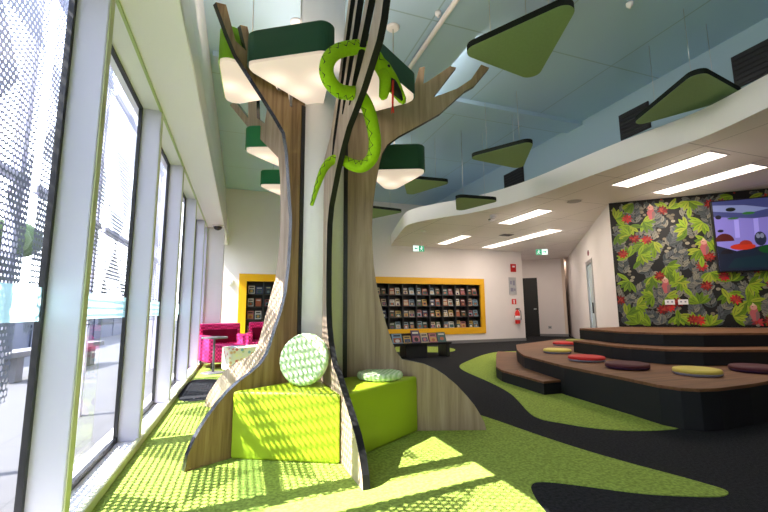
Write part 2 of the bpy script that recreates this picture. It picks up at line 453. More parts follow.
# recess behind the far wall: angled wall with a black door, passage beyond
DV = Vector((-.756, .655)); D0 = Vector((11.4, 11.9))
vwall('wall_recess', 'wall', tuple(D0), tuple(D0 + DV * 3.6), 0, ZL + .05, .1, -1)
vwall('wall_passage', plain('passage paint', (.74, .62, .52), .7), (11.4, 11.9), (12.9, 13.9), 0, ZL + .05, .1, 1)
vwall('wall_passage_end', plain('passage end paint', (.70, .60, .50), .7), (11.2, 15.3), (13.5, 12.5), 0, ZL + .05, .1, 1)
vwall('wall_passage_side', 'wall', sidept(6.0).xy, sidept(10.5).xy, 0, ZL + .05, .1, -1)
NV = Vector((-DV.y, DV.x)) * 1.0
if NV.y > 0: NV = -NV
def dpt(s, o=0): return tuple(D0 + DV * s + NV * o)
d2 = MB().prism([dpt(.98), dpt(2.0), dpt(2.0, .035), dpt(.98, .035)], 0.0, 2.2)
door2 = struct(d2, 'door_2', 'doorblack')
h = MB().prism([dpt(1.05, .035), dpt(1.15, .035), dpt(1.15, .08), dpt(1.05, .08)], 1.0, 1.03); struct(h, 'door_handle', 'metal', door2)
bb = MB().prism([dpt(0), dpt(.98), dpt(.98, .015), dpt(0, .015)], 0, .09); struct(bb, 'baseboard_recess', 'skirt')
box_struct('wall_right', 'wall', (12.3, -3.1, 0), (12.4, .2, ZL + .1))

# low ceiling with its curved upstand
FAS = [(4.4, -3.1), (4.55, 1.0), (4.66, 2.1), (4.76, 2.45), (4.83, 2.85), (4.78, 3.3), (4.70, 3.75), (4.66, 4.5), (4.63, 5.3), (4.55, 5.85), (4.42, 6.25), (4.22, 6.75), (4.0, 7.05), (3.8, 7.33), (3.56, 7.72), (3.47, 8.0), (3.45, 8.3), (3.62, 9.0), (3.85, 10.0), (4.1, YW)]
F2 = chaikin(FAS, False, 2)
lc = MB(); lc.prism(F2 + [(5.45, YW), (5.45, -3.1)], ZL + .001, 3.22, 1)
lc.prism([(x + .004, y) for x, y in F2] + [(8.6, YW), (8.6, 15.6), (13.6, 15.6), (13.6, -3.1)], ZL, ZL + .1, 0)
struct(lc, 'ceiling_lower', ['lowceil', 'fascia'])
# shallow boxed duct crossing the high ceiling
box_struct('trim_duct', plain('duct paint', (.41, .56, .72), .3), (-.45, 5.0, ZC - .07), (5.4, 5.35, ZC))

# window side: beam, mullions, kerb, panes
bmx = MB().slab([(-.70, 2.7), (-.385, 2.7), (-.38, 2.72), (-.385, 2.95), (-.42, 3.3), (-.465, 3.75), (-.49, ZC), (-.70, ZC)], (0, 3.95, 0), (1, 0, 0), (0, 0, 1), 7.0)
struct(bmx, 'trim_beam', 'beam')
box_struct('trim_beam_edge', plain('green edge strip', (.42, .50, .22), .4), (-.712, -3.05, 2.685), (-.695, 8.72, 2.701))
box_struct('trim_kerb', 'kerbreflect', (-.715, -3.05, 0), (-.675, 8.72, .055), .006)
box_struct('trim_sill', 'white', (-.98, -3.05, 0), (-.715, 8.72, .035))
box_struct('trim_window_head', 'white', (-.92, -3.05, 2.695), (-.701, 8.72, ZC))
MUL = [-2.9, -2.02, -.6, .82, 2.24, 3.65, 5.02, 6.5, 8.0, 8.66]
for i, y in enumerate(MUL):
    m = MB().box((-.86, y, .035), (-.70, y + .065, 2.70), 0, .006); m.box((-.70, y + .004, .055), (-.694, y + .061, 2.7), 1)
    struct(m, f'trim_{i + 1}', ['alu', 'kerbreflect'])
for i in range(len(MUL) - 1):
    y0, y1 = MUL[i] + .065, MUL[i + 1]
    f = MB()
    for lo, hi in (((y0, .035), (y0 + .022, 2.70)), ((y1 - .03, .035), (y1, 2.70)), ((y0, .035), (y1, .075)), ((y0, 2.67), (y1, 2.694))):
        f.box((-.862, lo[0], lo[1]), (-.838, hi[0], hi[1]))
    fr = struct(f, f'window_{i + 1}', 'gasket')
    g = MB(); g.face([(-.85, y0, .05), (-.85, y1, .05), (-.85, y1, 2.69), (-.85, y0, 2.69)]); struct(g, 'window_pane', 'glass', fr)
    g = MB(); g.face([(-.846, y0 + .02, .965), (-.846, y1 - .02, .965), (-.846, y1 - .02, 1.115), (-.846, y0 + .02, 1.115)]); struct(g, 'frosted_band', 'frost', fr)

f = MB(); y0, y1 = 9.05, YW
for lo, hi in (((y0, .0), (y0 + .03, 2.70)), ((y1 - .03, .0), (y1, 2.70)), ((y0, .0), (y1, .06)), ((y0, 2.66), (y1, 2.70))): f.box((-.862, lo[0], lo[1]), (-.838, hi[0], hi[1]))
fr = struct(f, 'window_10', 'gasket'); g = MB(); g.face([(-.85, y0, .05), (-.85, y1, .05), (-.85, y1, 2.69), (-.85, y0, 2.69)]); struct(g, 'window_pane', 'glass', fr)
box_struct('wall_window_corner', 'white', (-.92, 9.05, 2.695), (-.80, YW, ZC))
# ------------------------------------------------------------------ outside
struct(MB().box((-40, -30, -.2), (-.98, 60, -.06)), 'ground', 'paving')
GAPS = [(-4.5, -2.95, .45), (-2.8, -1.35, .45), (-1.17, .28, .45), (.47, 1.90, .40), (2.10, 3.57, .40), (3.69, 5.20, .85), (5.34, 6.82, .85), (6.96, 8.5, .85), (8.65, 9.0, .85)]
ORD = ['far behind the viewer', 'third behind the viewer', 'second behind the viewer', 'beside the viewer', 'outside the nearest window in view', 'outside the second window in view', 'outside the third window in view', 'outside the fourth window in view', 'outside the farthest window, beyond the white pier']
for (a, b, zb), wd in zip(GAPS, ORD):
    t = thing('sun_screen', f'perforated pale metal sun screen {wd}', 'sun screen', (-1.5, a, 0), 0, 'perforated sun screens outside the glass')
    L = b - a
    s = MB(); s.face([(0, 0, zb), (0, L, zb), (0, L, 5.2), (0, 0, 5.2)]); s.build('perforated_sheet', 'perf', t)
    MB().box((-.05, 0, 1.92), (-.01, L, 1.98)).build('rail', 'alu', t)
    MB().box((-.05, 0, 3.6), (-.01, L, 3.66)).build('rail', 'alu', t)
    MB().box((-.09, L - .09, -.06), (-.03, L - .02, 5.2)).build('post', 'alu', t)
t = thing('boundary_wall', 'long navy panelled boundary wall with an orange top rail across the paving outside', 'wall', (-5.6, 8, -.06))
MB().box((-.12, -14, 0), (0, 26, 1.55)).build('panelling', 'navy', t)
MB().box((-.18, -14.05, 1.55), (.05, 26.05, 1.74), 0, .02).build('top_rail', 'orange', t)
for k in range(14): MB().box((0, -12 + k * 2.6, 0), (.04, -11.92 + k * 2.6, 1.55)).build('post', 'navy', t)
rnd = random.Random(3)
for k, (x, y, s, wd) in enumerate(((-10, 5, 1.0, 'nearer end of'), (-11, 13, 1.2, 'middle of'), (-12, 24, 1.2, 'farther end of'))):
    t = thing('tree', f'dark leafy tree rising behind the {wd} the navy boundary wall', 'tree', (x, y, -.06))
    MB().tube([(0, 0, 0), (.1, 0, 1.5 * s), (0, .1, 3 * s)], [.22 * s, .16 * s, .1 * s], 8).build('trunk', 'maroon' if False else wood('bark', (.05, .03, .02), (.09, .06, .04), (.14, .1, .07)), t)
    cr = MB()
    for _ in range(9):
        cr.ball((rnd.uniform(-1, 1) * s, rnd.uniform(-1.2, 1.2) * s, (3.2 + rnd.uniform(0, 1.6)) * s), rnd.uniform(.6, 1.0) * s, 0, (1, 1, .8), 12)
    o = cr.build('crown', 'foliage', t)
t = thing('garden_bench', 'pale concrete bench on the paving outside the nearest window', 'bench', (-2.9, 4.4, -.06), .25)
MB().box((-.22, -1.3, .38), (.22, 1.3, .47), 0, .01).build('seat', 'concrete', t)
for yy in (-1.0, 1.0): MB().box((-.17, yy - .08, 0), (.17, yy + .08, .38), 0, .01).build('leg', 'concrete', t)
t = thing('garden_bench', 'pale concrete bench on the paving outside the second window', 'bench', (-3.2, 9.0, -.06), -.2)
MB().box((-.22, -1.3, .38), (.22, 1.3, .47), 0, .01).build('seat', 'concrete', t)
for yy in (-1.0, 1.0): MB().box((-.17, yy - .08, 0), (.17, yy + .08, .38), 0, .01).build('leg', 'concrete', t)

# ------------------------------------------------------------------ the tree
CX, CY = .64, 3.52
struct(MB().lathe([(.215, 0), (.215, ZC)], 40, (CX, CY, 0)), 'column', 'column')
tree = thing('plywood_tree', 'big stylised tree of upright timber fins round the white column, branches near the ceiling', 'tree', (CX, CY, 0))
R0 = .215
PA = [(R0, 0), (1.10, 0), (1.085, .10), (1.042, .197), (.98, .29), (.903, .379), (.83, .45), (.746, .509), (.65, .56), (.575, .61), (.52, .68), (.487, .76), (.446, .88), (.40, 1.0), (.36, 1.15), (.335, 1.37), (.325, 1.6), (.325, 1.78), (.345, 1.96), (.365, 2.15), (.385, 2.33), (.42, 2.49),
      (.515, 2.597), (.633, 2.715), (.737, 2.815), (.881, 2.955), (.961, 3.087), (1.062, 3.287), (.983, 3.316), (.894, 3.066), (.82, 3.04), (.80, 3.03), (.86, 3.22), (.80, 3.24), (.73, 3.02), (.62, 2.97), (.50, 2.83), (.47, 2.84), (.52, 3.12), (.45, 3.14), (.375, 2.74), (.35, 2.74), (.36, 3.25), (R0, 3.25)]
PB = [(R0, 0), (1.225, 0), (1.21, .08), (1.16, .17), (1.08, .26), (.975, .34), (.83, .44), (.68, .545), (.56, .605), (.50, .66), (.43, .76), (.375, .88), (.345, 1.05), (.335, 1.26), (.335, 1.5), (.35, 1.70), (.40, 1.84), (.49, 1.95), (.60, 2.08), (.74, 2.2), (.88, 2.30), (1.06, 2.365), (1.2, 2.42), (1.34, 2.50), (1.47, 2.575), (1.54, 2.66), (1.60, 2.80), (1.78, 3.28),
      (1.66, 3.30), (1.45, 2.82), (1.32, 2.67), (1.16, 2.55), (.96, 2.43), (.92, 2.44), (1.03, 2.60), (1.161, 2.74), (1.348, 2.938), (1.60, 3.22), (1.52, 3.26), (1.26, 2.97), (1.07, 2.77), (.84, 2.50), (.78, 2.44), (.75, 2.46), (.82, 2.613), (.973, 2.863), (1.126, 3.113), (1.26, 3.33), (1.19, 3.36), (1.06, 3.13), (.90, 2.88), (.74, 2.61), (.62, 2.40), (.50, 2.21), (.465, 2.22), (.50, 2.36), (.675, 2.656), (.827, 2.976), (1.02, 3.34), (.95, 3.36), (.75, 2.98), (.60, 2.70), (.42, 2.42), (R0, 2.3)]
PC = [(R0, 0), (1.417, 0), (1.40, .07), (1.363, .14), (1.32, .21), (1.263, .28), (1.18, .37), (1.085, .45), (1.0, .505), (.903, .547), (.80, .57), (.719, .585), (.677, .64), (.64, .72), (.606, .82), (.575, .92), (.548, 1.03), (.52, 1.14), (.499, 1.26), (.48, 1.4), (.471, 1.55), (.466, 1.75), (.476, 1.947), (.50, 2.13), (.535, 2.324), (.56, 2.42), (.61, 2.51), (.719, 2.593), (.922, 2.705), (1.10, 2.81), (1.338, 3.03), (1.431, 3.084), (1.58, 3.266), (1.505, 3.298), (1.404, 3.149), (1.267, 3.055), (1.039, 2.969), (1.266, 3.271), (1.213, 3.285), (.98, 3.12), (.955, 3.11), (.972, 3.281), (.918, 3.27), (.86, 3.06), (.78, 2.98), (.74, 3.28), (.64, 3.28), (.56, 2.93), (.47, 2.93), (.44, 3.32), (.30, 3.32), (R0, 3.0)]
PE = [(R0, 0), (1.643, 0), (1.62, .08), (1.56, .16), (1.50, .22), (1.41, .31), (1.297, .403), (1.13, .49), (.959, .55), (.84, .605), (.79, .68), (.754, .76), (.677, .985), (.612, 1.176), (.56, 1.3), (.53, 1.5), (.51, 1.75), (.51, 2.0), (.53, 2.3), (.567, 2.52), (.726, 2.671), (.90, 2.83), (1.09, 3.0), (1.43, 3.353), (1.35, 3.385), (1.079, 3.09), (1.10, 3.38), (.96, 3.38), (.93, 3.05), (.80, 2.95), (.72, 3.32), (.62, 3.32), (.55, 2.9), (R0, 2.9)]
A_ANG = [('A', -149.5, PA, 'fin'), ('B', -87.2, PB, 'finpale'), ('C', -19.3, PC, 'finmid'), ('E', 125.6, PE, 'finpale'), ('D', 53.0, PC, 'fin')]
for nm, ang, prof, mt in A_ANG:
    a = math.radians(ang); U = (math.cos(a), math.sin(a), 0)
    f = MB().slab(prof, (0, 0, 0), U, (0, 0, 1), .022, 0, 1)
    fin = f.build('trunk_fin', [mt, 'edge' if nm in 'AE' else 'edgematt'], tree)
    if nm in 'AC': j = MB().slab([(.2, 0), (.25, 0), (.25, 2.8), (.2, 2.8)], (0, 0, 0), U, (0, 0, 1), .03, 0, 0); j.build('joint_strip', 'gasket', tree)
# wedge seats between the fins
def wedge(pts, name, label):
    c = (sum(p[0] for p in pts) / len(pts), sum(p[1] for p in pts) / len(pts))
    o = MB().prism([(x - c[0], y - c[1]) for x, y in pts], .004, .45, 0, .018, seg=3).build(name, 'lime', None, (c[0], c[1], 0))
    return tag(o, label, 'seat', 'lime wedge seats in the tree')
def onfin(ang, r, off):
    a = math.radians(ang); return (CX + r * math.cos(a) - off * math.sin(a), CY + r * math.sin(a) + off * math.cos(a))
wedge([onfin(-149.5, .805, .03), onfin(-149.5, .28, .03), onfin(-118, .27, 0), onfin(-87.2, .28, -.03), onfin(-87.2, .80, -.03)], 'wedge_seat', 'lime green vinyl wedge seat between the left and front fins, upright round cushion on top')
wedge([onfin(-87.2, .78, .03), onfin(-87.2, .28, .03), onfin(-53, .27, 0), onfin(-19.3, .28, -.03), onfin(-19.3, .846, -.03)], 'wedge_seat', 'lime green vinyl wedge seat between the front and right fins, flat round cushion on top')
def pad(name, loc, r, h, top, base, label, grp, M=None, split=.4):
    t = thing(name, label, 'cushion', loc, 0, grp)
    e = h * .28
    def prof(z0, z1, r0=0, r1=0): return [(r - e * r0, z0), (r, z0 + e * (r0 > 0)), (r, z1 - e * (r1 > 0)), (r - e * .4 * r1, z1 - e * .3 * (r1 > 0)), (r - e * 1.6 * r1, z1)]
    if base:
        MB().lathe(prof(0, h * split, 1, 0)[:3] , 36, (0, 0, 0), 0, M).build('base_layer', base, t)
        MB().lathe(prof(h * split, h, 0, 1)[1:], 36, (0, 0, 0), 0, M).build('top_layer', top, t)
    else:
        MB().lathe(prof(0, h, 1, 1), 36, (0, 0, 0), 0, M).build('cover', top, t)
        MB().lathe([(r, h * .46), (r + .004, h * .5), (r, h * .54)], 36, (0, 0, 0), 0, M).build('piping', top, t)
    return t
LEAN = Matrix.Rotation(math.radians(-31), 4, 'Z') @ Matrix.Rotation(math.radians(77), 4, 'X')
def lean_at(px, py): return (px, py, .452 + .19 * math.sin(math.radians(77)))
pad('round_cushion', lean_at(.475, 3.135), .19, .06, 'padgreen', None, 'pale green patterned round cushion standing upright against the column', 'pale green round cushions', LEAN)
pad('round_cushion', (1.09, 3.20, .452), .185, .055, 'padgreen', None, 'pale green patterned round cushion lying flat on the lime seat', 'pale green round cushions')

# ------------------------------------------------------------------ plush snake
SP = [(.84, 2.42, 2.68), (.77, 2.40, 2.75), (.70, 2.40, 2.765), (.63, 2.40, 2.745), (.54, 2.38, 2.69), (.475, 2.36, 2.61), (.455, 2.36, 2.52), (.49, 2.39, 2.46), (.56, 2.44, 2.445), (.63, 2.47, 2.46), (.71, 2.50, 2.48), (.785, 2.55, 2.43), (.85, 2.63, 2.34), (.895, 2.71, 2.24), (.90, 2.79, 2.16), (.85, 2.86, 2.11), (.78, 2.9, 2.12), (.71, 2.94, 2.165), (.63, 2.97, 2.17), (.57, 2.97, 2.10), (.53, 2.965, 2.0), (.50, 2.96, 1.9), (.47, 2.95, 1.79)]
SC = catmull(SP, 6); ns = len(SC)
SR = [(.047 if i < ns * .72 else .047 - .035 * ((i - ns * .72) / (ns * .28)) ** 1.1) for i in range(ns)]
c0 = Vector(SP[0])
sn = thing('plush_snake', 'lime green plush snake with zigzag stitching coiled through the branches, red tongue out', 'soft toy', tuple(c0))
MB().tube([p - c0 for p in SC], SR, 14).build('body', 'snake', sn)
zz = []; CAMP = Vector((0, 0, 1.0))
for i in range(0, ns, 2):
    T = (SC[min(i + 1, ns - 1)] - SC[max(i - 1, 0)]).normalized(); V = (CAMP - SC[i]).normalized()
    Nn = (V - T * V.dot(T)).normalized(); S = T.cross(Nn); al = math.radians(18 if (i // 2) % 2 else 62)
    zz.append(SC[i] + (Nn * math.cos(al) + S * math.sin(al)) * (SR[i] * 1.01) - c0)
MB().tube(zz, .0035, 6).build('zigzag_stitching', 'black', sn)
hd = MB()
hd.tube([(-.02, 0, .02), (.02, .002, -.02), (.07, .01, -.09), (.125, .02, -.15), (.175, .03, -.215), (.19, .033, -.235)], [.046, .055, .058, .045, .03, .012], 14)
hdo = hd.build('head', 'snake', sn)
MB().tube([(.02, -.01, -.05), (.035, -.012, -.11), (.03, -.012, -.17), (.015, -.012, -.24), (.01, -.012, -.26)], [.04, .045, .042, .03, .010], 12).build('lower_jaw', 'snake', sn)
MB().tube([(.06, -.012, -.10), (.085, -.012, -.145), (.13, .0, -.19), (.165, .008, -.228)], [.03, .040, .028, .008], 10).build('mouth_lining', 'black', hdo)
tg = MB(); tg.tube([(.075, -.045, -.13), (.072, -.05, -.20), (.07, -.05, -.30)], [.009, .008, .007], 6); tg.tube([(.07, -.05, -.30), (.062, -.05, -.37)], [.006, .003], 6); tg.tube([(.07, -.05, -.30), (.076, -.05, -.365)], [.006, .003], 6)
tg.build('tongue', 'red', hdo)
for q in ((.045, -.048, -.03), (.105, .0, -.055)): MB().ball(q, .011).build('eye', 'black', hdo)

# ------------------------------------------------------------------ pendant lamps
def lamp(tri, z, hgt, mat, label, rose=True):
    c = Vector((sum(p[0] for p in tri) / 3, sum(p[1] for p in tri) / 3))
    T = [((p[0] - c.x) * 1.12, (p[1] - c.y) * 1.12) for p in tri]
    t = thing('pendant_lamp', label, 'lamp', (c.x, c.y, z), 0, 'triangular pendant lamps in the tree')
    P = fillet(T, .085, 8)
    if sum(a[0] * b[1] - b[0] * a[1] for a, b in zip(P, P[1:] + P[:1])) < 0: P = P[::-1]
    Q = inset(P, .012); s = MB(); bm = s.bm; n = len(P)
    rows = [[bm.verts.new((*p, zz_)) for p in PP] for PP, zz_ in ((Q, .03), (P, .0), (P, hgt - .012), (inset(P, .012), hgt))]
    for a, b in zip(rows, rows[1:]):
        for k in range(n): bm.faces.new((a[k], a[(k + 1) % n], b[(k + 1) % n], b[k]))
    bm.faces.new(rows[-1])
    s.build('shade', mat, t)
    d = MB(); d.prism(inset(P, .013), -.016, .025, 0, .008, seg=3); d.build('diffuser', 'diff', t)
    rd = MB().tube([(0, 0, hgt), (0, 0, ZC - z - .02)], .006, 6).build('rod', 'metal', t)
    MB().lathe([(.03, hgt), (.03, hgt + .03), (.012, hgt + .05)], 16).build('cable_grip', 'blackmetal', rd)
    MB().lathe([(.06, ZC - z - .03), (.075, ZC - z - .015), (.075, ZC - z - .001)], 20).build('ceiling_rose', 'white', rd)
    return t
lamp([(-.045, 2.955), (.545, 2.60), (.61, 3.45)], 2.83, .245, 'shade', 'large dark green triangular lamp at the front of the branches, left of the snake')
lamp([(-.225, 3.12), (-.19, 3.87), (.42, 3.44)], 2.97, .28, 'shadelime', 'lime green triangular lamp behind the leftmost branch')
lamp([(-.05, 4.30), (.62, 4.05), (.52, 4.82)], 2.71, .24, 'shademid', 'mid green triangular lamp left of the trunk, higher of the two below the lime one')
lamp([(.20, 6.37), (.92, 6.14), (.76, 7.05)], 2.97, .235, 'shademid', 'mid green triangular lamp farthest behind the trunk on its left, lowest in view')
lamp([(.70, 2.49), (1.335, 2.94), (.93, 3.36)], 2.80, .21, 'shade', 'dark green triangular lamp behind the snake head')
lamp([(1.17, 3.78), (1.735, 3.55), (1.62, 4.35)], 2.42, .27, 'shade', 'dark green triangular lamp hanging low under the right branch')
lamp([(.15, 4.05), (.75, 3.95), (.5, 4.5)], 3.30, .22, 'shade', 'dark green triangular lamp hidden high behind the front lamp, under the round ceiling rose')

# ------------------------------------------------------------------ ceiling baffles
def baffle(tri, z, label):
    c = Vector((sum(p[0] for p in tri) / 3, sum(p[1] for p in tri) / 3)); P = fillet([((p[0] - c.x) * 1.14, (p[1] - c.y) * 1.14) for p in tri], .10, 8)
    t = thing('acoustic_baffle', label, 'ceiling panel', (c.x, c.y, z), 0, 'green triangular panels under the blue ceiling')
    MB().prism(P, 0, .012).build('felt_face', 'felt', t)
    MB().prism([(x * 1.003, y * 1.003) for x, y in P], .004, .062).build('edge_band', 'feltedge', t)
    for k in range(3):
        q = Vector(tri[k]) - c; q *= .55
        MB().tube([(q.x, q.y, .06), (q.x, q.y, ZC - z)], .003, 5).build('hanging_wire', 'metal', t)
def sc(tri, f): return [(x * f, y * f) for x, y in tri]     # triangles measured at z 3.6 above an eye 1 m high
f33 = 2.3 / 2.6
baffle(sc([(2.058, 3.264), (2.601, 2.38), (3.03, 3.42)], f33), 3.3, 'largest green triangular panel with dark edge, nearest the viewer above the tree branch')
baffle(sc([(5.20, 3.93), (4.72, 2.76), (5.72, 2.92)], f33), 3.3, 'dark green triangular panel on the right, just above the white curved edge')
baffle(sc([(3.65, 5.75), (4.2, 4.89), (4.79, 5.9)], f33), 3.3, 'green triangular panel in mid air right of the branch tip, third largest')
baffle(sc([(2.99, 7.14), (3.94, 7.09), (3.5, 8.16)], f33), 3.3, 'green triangular panel seen just right of the low right lamp')
f292 = 1.90 / 2.6
baffle(sc([(4.68, 8.03), (5.73, 7.96), (5.33, 9.13)], f292), 2.90, 'green triangular panel hanging in front of the white curved edge')
baffle(sc([(2.80, 9.57), (3.93, 9.68), (3.3, 10.8)], f33), 3.3, 'small looking green triangular panel nearest the far wall, half behind the tree')
# black vents on the upper wall
for y0, y1, wd in ((3.82, 4.30, 'behind the dark green panel at right'), (2.35, 2.78, 'nearest the right edge of the view'), (6.55, 7.2, 'farthest away, left of the light panels')):
    t = thing('wall_vent', f'black rectangular vent on the blue upper wall, {wd}', 'vent', (5.4, (y0 + y1) / 2, 3.55))
    L = (y1 - y0) / 2
    MB().box((-.02, -L, 0), (0, L, .40), 0, .004).build('frame', 'gasket', t)
    for k in range(6): MB().box((-.032, -L + .02, .03 + k * .06), (-.02, L - .02, .06 + k * .06)).build('slat', 'gasket', t)
# pipe and small fittings on the high ceiling
tag(MB().tube([(0, -1.4, 0), (0, 1.45, 0)], .028, 12).build('ceiling_pipe', 'white', None, (1.93, 3.1, ZC - .10)), 'white pipe running along the blue ceiling above the snake', 'pipe')
for x, y, wd in ((1.89, 3.52, 'beside the white pipe'), (3.18, 3.06, 'right of the largest green panel'), (3.75, 2.75, 'farthest right')):
    tag(MB().lathe([(.012, -.06), (.012, -.04), (.032, -.03), (.036, 0)], 20).build('ceiling_sensor', 'white', None, (x, y, ZC - .001)), f'small white round sensor on the blue ceiling {wd}', 'sensor')
# fittings of the low ceiling
LP = [((5.49, 3.78), .34, 1.38, 'left of the near pair of long light panels'), ((6.50, 3.88), .36, 1.36, 'right of the near pair, close above the mural'), ((5.45, 6.7), .34, 1.28, 'short light panel in the middle distance beside the white camera'),
      ((5.40, 9.55), .28, 1.35, 'short light panel farthest left near the far wall'), ((7.07, 9.0), .38, 2.9, 'longest light panel in the distance near the green exit sign')]
for (x, y), wx, ly, wd in LP:
    t = thing('light_panel', f'recessed linear ceiling light, {wd}', 'light', (x, y, ZL), 0, 'recessed linear ceiling lights')
    f = MB(); a, b = wx / 2, ly / 2
    for lo, hi in (((-a - .02, -b - .02), (-a, b + .02)), ((a, -b - .02), (a + .02, b + .02)), ((-a, -b - .02), (a, -b)), ((-a, b), (a, b + .02))): f.box((*lo, -.012), (*hi, 0))
    f.build('frame', 'white', t); MB().box((-a, -b, -.008), (a, b, -.001)).build('diffuser', 'panel', t)
t = thing('downlight', 'small round lit downlight in the low ceiling by the black door', 'light', (9.1, 11.6, ZL)); MB().lathe([(.10, -.015), (.11, 0)], 20).build('trim_ring', 'white', t); MB().lathe([(.085, -.02), (.085, -.012)], 20).build('lens', 'down', t)
t = thing('ceiling_camera', 'white ceiling camera on the low ceiling left of the short light panel', 'camera', (4.75, 6.75, ZL))
MB().lathe([(.035, -.06), (.07, -.045), (.075, 0)], 20).build('mount', 'white', t); MB().tube([(0, 0, -.05), (-.03, -.02, -.10), (-.13, -.06, -.12)], .035, 10).build('housing', 'white', t); MB().lathe([(.025, 0), (.025, .01)], 12, (-.14, -.065, -.12)).build('lens', 'black', t)
tag(MB().lathe([(.03, -.045), (.055, -.03), (.06, 0)], 20).build('smoke_detector', 'white', None, (4.05, 8.6, ZL)), 'small white smoke detector near the left tip of the low ceiling', 'detector')
t = thing('ceiling_grille', 'dark slotted air grille beside the longest light panel', 'vent', (6.35, 8.5, ZL)); MB().box((-.15, -.12, -.01), (.15, .12, 0)).build('frame', 'skirt', t)
for k in range(4): MB().box((-.13, -.1 + k * .055, -.016), (.13, -.07 + k * .055, -.01)).build('slat', 'gasket', t)
t = thing('ceiling_speaker', 'flush round ceiling speaker grille above the side wall', 'speaker', (5.5, 5.4, ZL)); MB().lathe([(.13, -.008), (.14, 0)], 28).build('rim', 'lowceil', t); MB().lathe([(.12, -.010), (.12, -.006)], 28).build('grille', plain('grille cloth', (.42, .40, .38), .8), t)
def exit_sign(x, y, rz, flip, label):
    t = thing('exit_sign', label, 'sign', (x, y, ZL - .30), rz)
    MB().box((-.17, -.02, 0), (.17, .02, .17), 0, .004).build('housing', 'white', t)
    for q in (-.1, .1): MB().tube([(q, 0, .17), (q, 0, .30)], .006, 6).build('hanger', 'white', t)
    s = -1 if flip else 1
    MB().box((min(.0, s * .165), -.024, .005), (max(.0, s * .165), -.02, .165)).build('green_panel', 'signgreen', t)
    MB().box((min(.0, -s * .165), -.024, .005), (max(.0, -s * .165), -.02, .165)).build('white_panel', 'signwhite', t)
    m = MB(); c = s * .085
    def P(*pts): m.face([(c + u, -.026, v) for u, v in pts])
    P((-.012, .128), (.012, .128), (.014, .152), (-.010, .152)); P((-.022, .07), (.010, .07), (.020, .122), (-.012, .122))
    P((.010, .115), (.045, .095), (.048, .105), (.014, .122)); P((-.02, .11), (-.05, .085), (-.044, .078), (-.012, .10))
    P((-.004, .07), (.012, .07), (.038, .03), (.024, .024)); P((-.022, .07), (-.006, .07), (-.022, .04), (-.055, .03), (-.055, .04), (-.03, .05))
    m.build('running_figure', 'signwhite', t)
    m = MB(); c = -s * .085; q = -s
    m.face([(c + q * .05, -.026, .085), (c + q * .01, -.026, .125), (c + q * .01, -.026, .045)]); m.face([(c + q * .01, -.026, .10), (c - q * .05, -.026, .10), (c - q * .05, -.026, .07), (c + q * .01, -.026, .07)])
    m.build('arrow', 'signgreen', t)
exit_sign(4.55, 10.0, .0, False, 'green and white running figure exit sign above the yellow bookcase')
exit_sign(8.35, 9.55, -.5, True, 'green and white running figure exit sign near the black door')

# ------------------------------------------------------------------ tiered seating
tiers = thing('tiered_seating', 'black carpeted stepped seating platform with brown timber tops in front of the mural', 'platform', (4.6, 3.6, 0))
def tier(name, poly, z0, z1, it=0):
    P = [(x - 4.6, y - 3.6) for x, y in poly]
    b = MB().prism(P, z0, z1 - .028).build(name, 'tier', tiers)
    MB().prism(P, z1 - .028, z1, 0, .004, seg=1).build('timber_top', 'tierwood', b)
tier('step', [(4.95, 7.1), (4.6, 6.65), (3.62, 5.25), (3.48, 4.92), (3.39, 3.98), (3.72, 3.98), (4.1, 4.2), (5.6, 6.4)], .004, .16)
STG = [(6.6, 7.25), (4.95, 6.5), (4.31, 5.64), (3.98, 5.1), (3.9, 4.95)] + [(3.62, 3.89), (3.52, 3.0), (3.46, 2.62), (3.50, 2.46), (3.60, 2.37), (3.78, 2.335), (4.2, 2.35), (4.9, 2.42)] + [(7.9, 2.5), (7.9, 3.7), (6.28, 5.30), (7.2, 6.4)]
tier('platform', STG, .004, .34)
T2 = [(6.1, 5.30), (4.87, 5.0), (4.68, 4.15), (4.68, 3.85), (4.78, 3.5), (5.05, 3.25), (5.73, 2.98), (7.3, 2.55), (8.0, 3.62), (6.26, 5.26)]
tier('middle_tier', T2, .342, .52)
T3 = [(6.1, 5.25), (5.2, 5.19), (4.98, 4.35), (4.98, 4.1), (5.12, 3.75), (5.45, 3.48), (6.2, 3.2), (7.7, 2.72), (8.1, 3.58), (6.24, 5.26)]
tier('top_tier', T3, .522, .69)
CP = [((5.62, 6.02), .21, 'redpad', 'padbase', 'red round cushion farthest back on the timber platform'), ((4.56, 5.04), .215, 'yelpad', 'padbase', 'pale yellow round cushion in front of the far red one'),
      ((4.21, 4.15), .235, 'redpad', 'padbase', 'bright red round cushion at the platform edge between yellow and maroon ones'), ((4.09, 3.47), .235, 'marpad', 'padbasem', 'maroon round cushion right of the near red one'),
      ((4.33, 2.89), .22, 'yelpad', 'padbase', 'mustard yellow round cushion near the rounded platform corner'), ((5.08, 2.80), .235, 'marpad', 'padbasem', 'dark maroon round cushion at the right edge of the view')]
for (x, y), r, a, b, lb in CP: pad('floor_cushion', (x, y - .03, .342), r * .93, .062, a, b, lb, 'round cushions on the platform')
pad('floor_cushion', (6.34, 6.42, .342), .20, .058, 'limpad', 'padbase', 'olive green round cushion mostly hidden behind the far red one', 'round cushions on the platform')

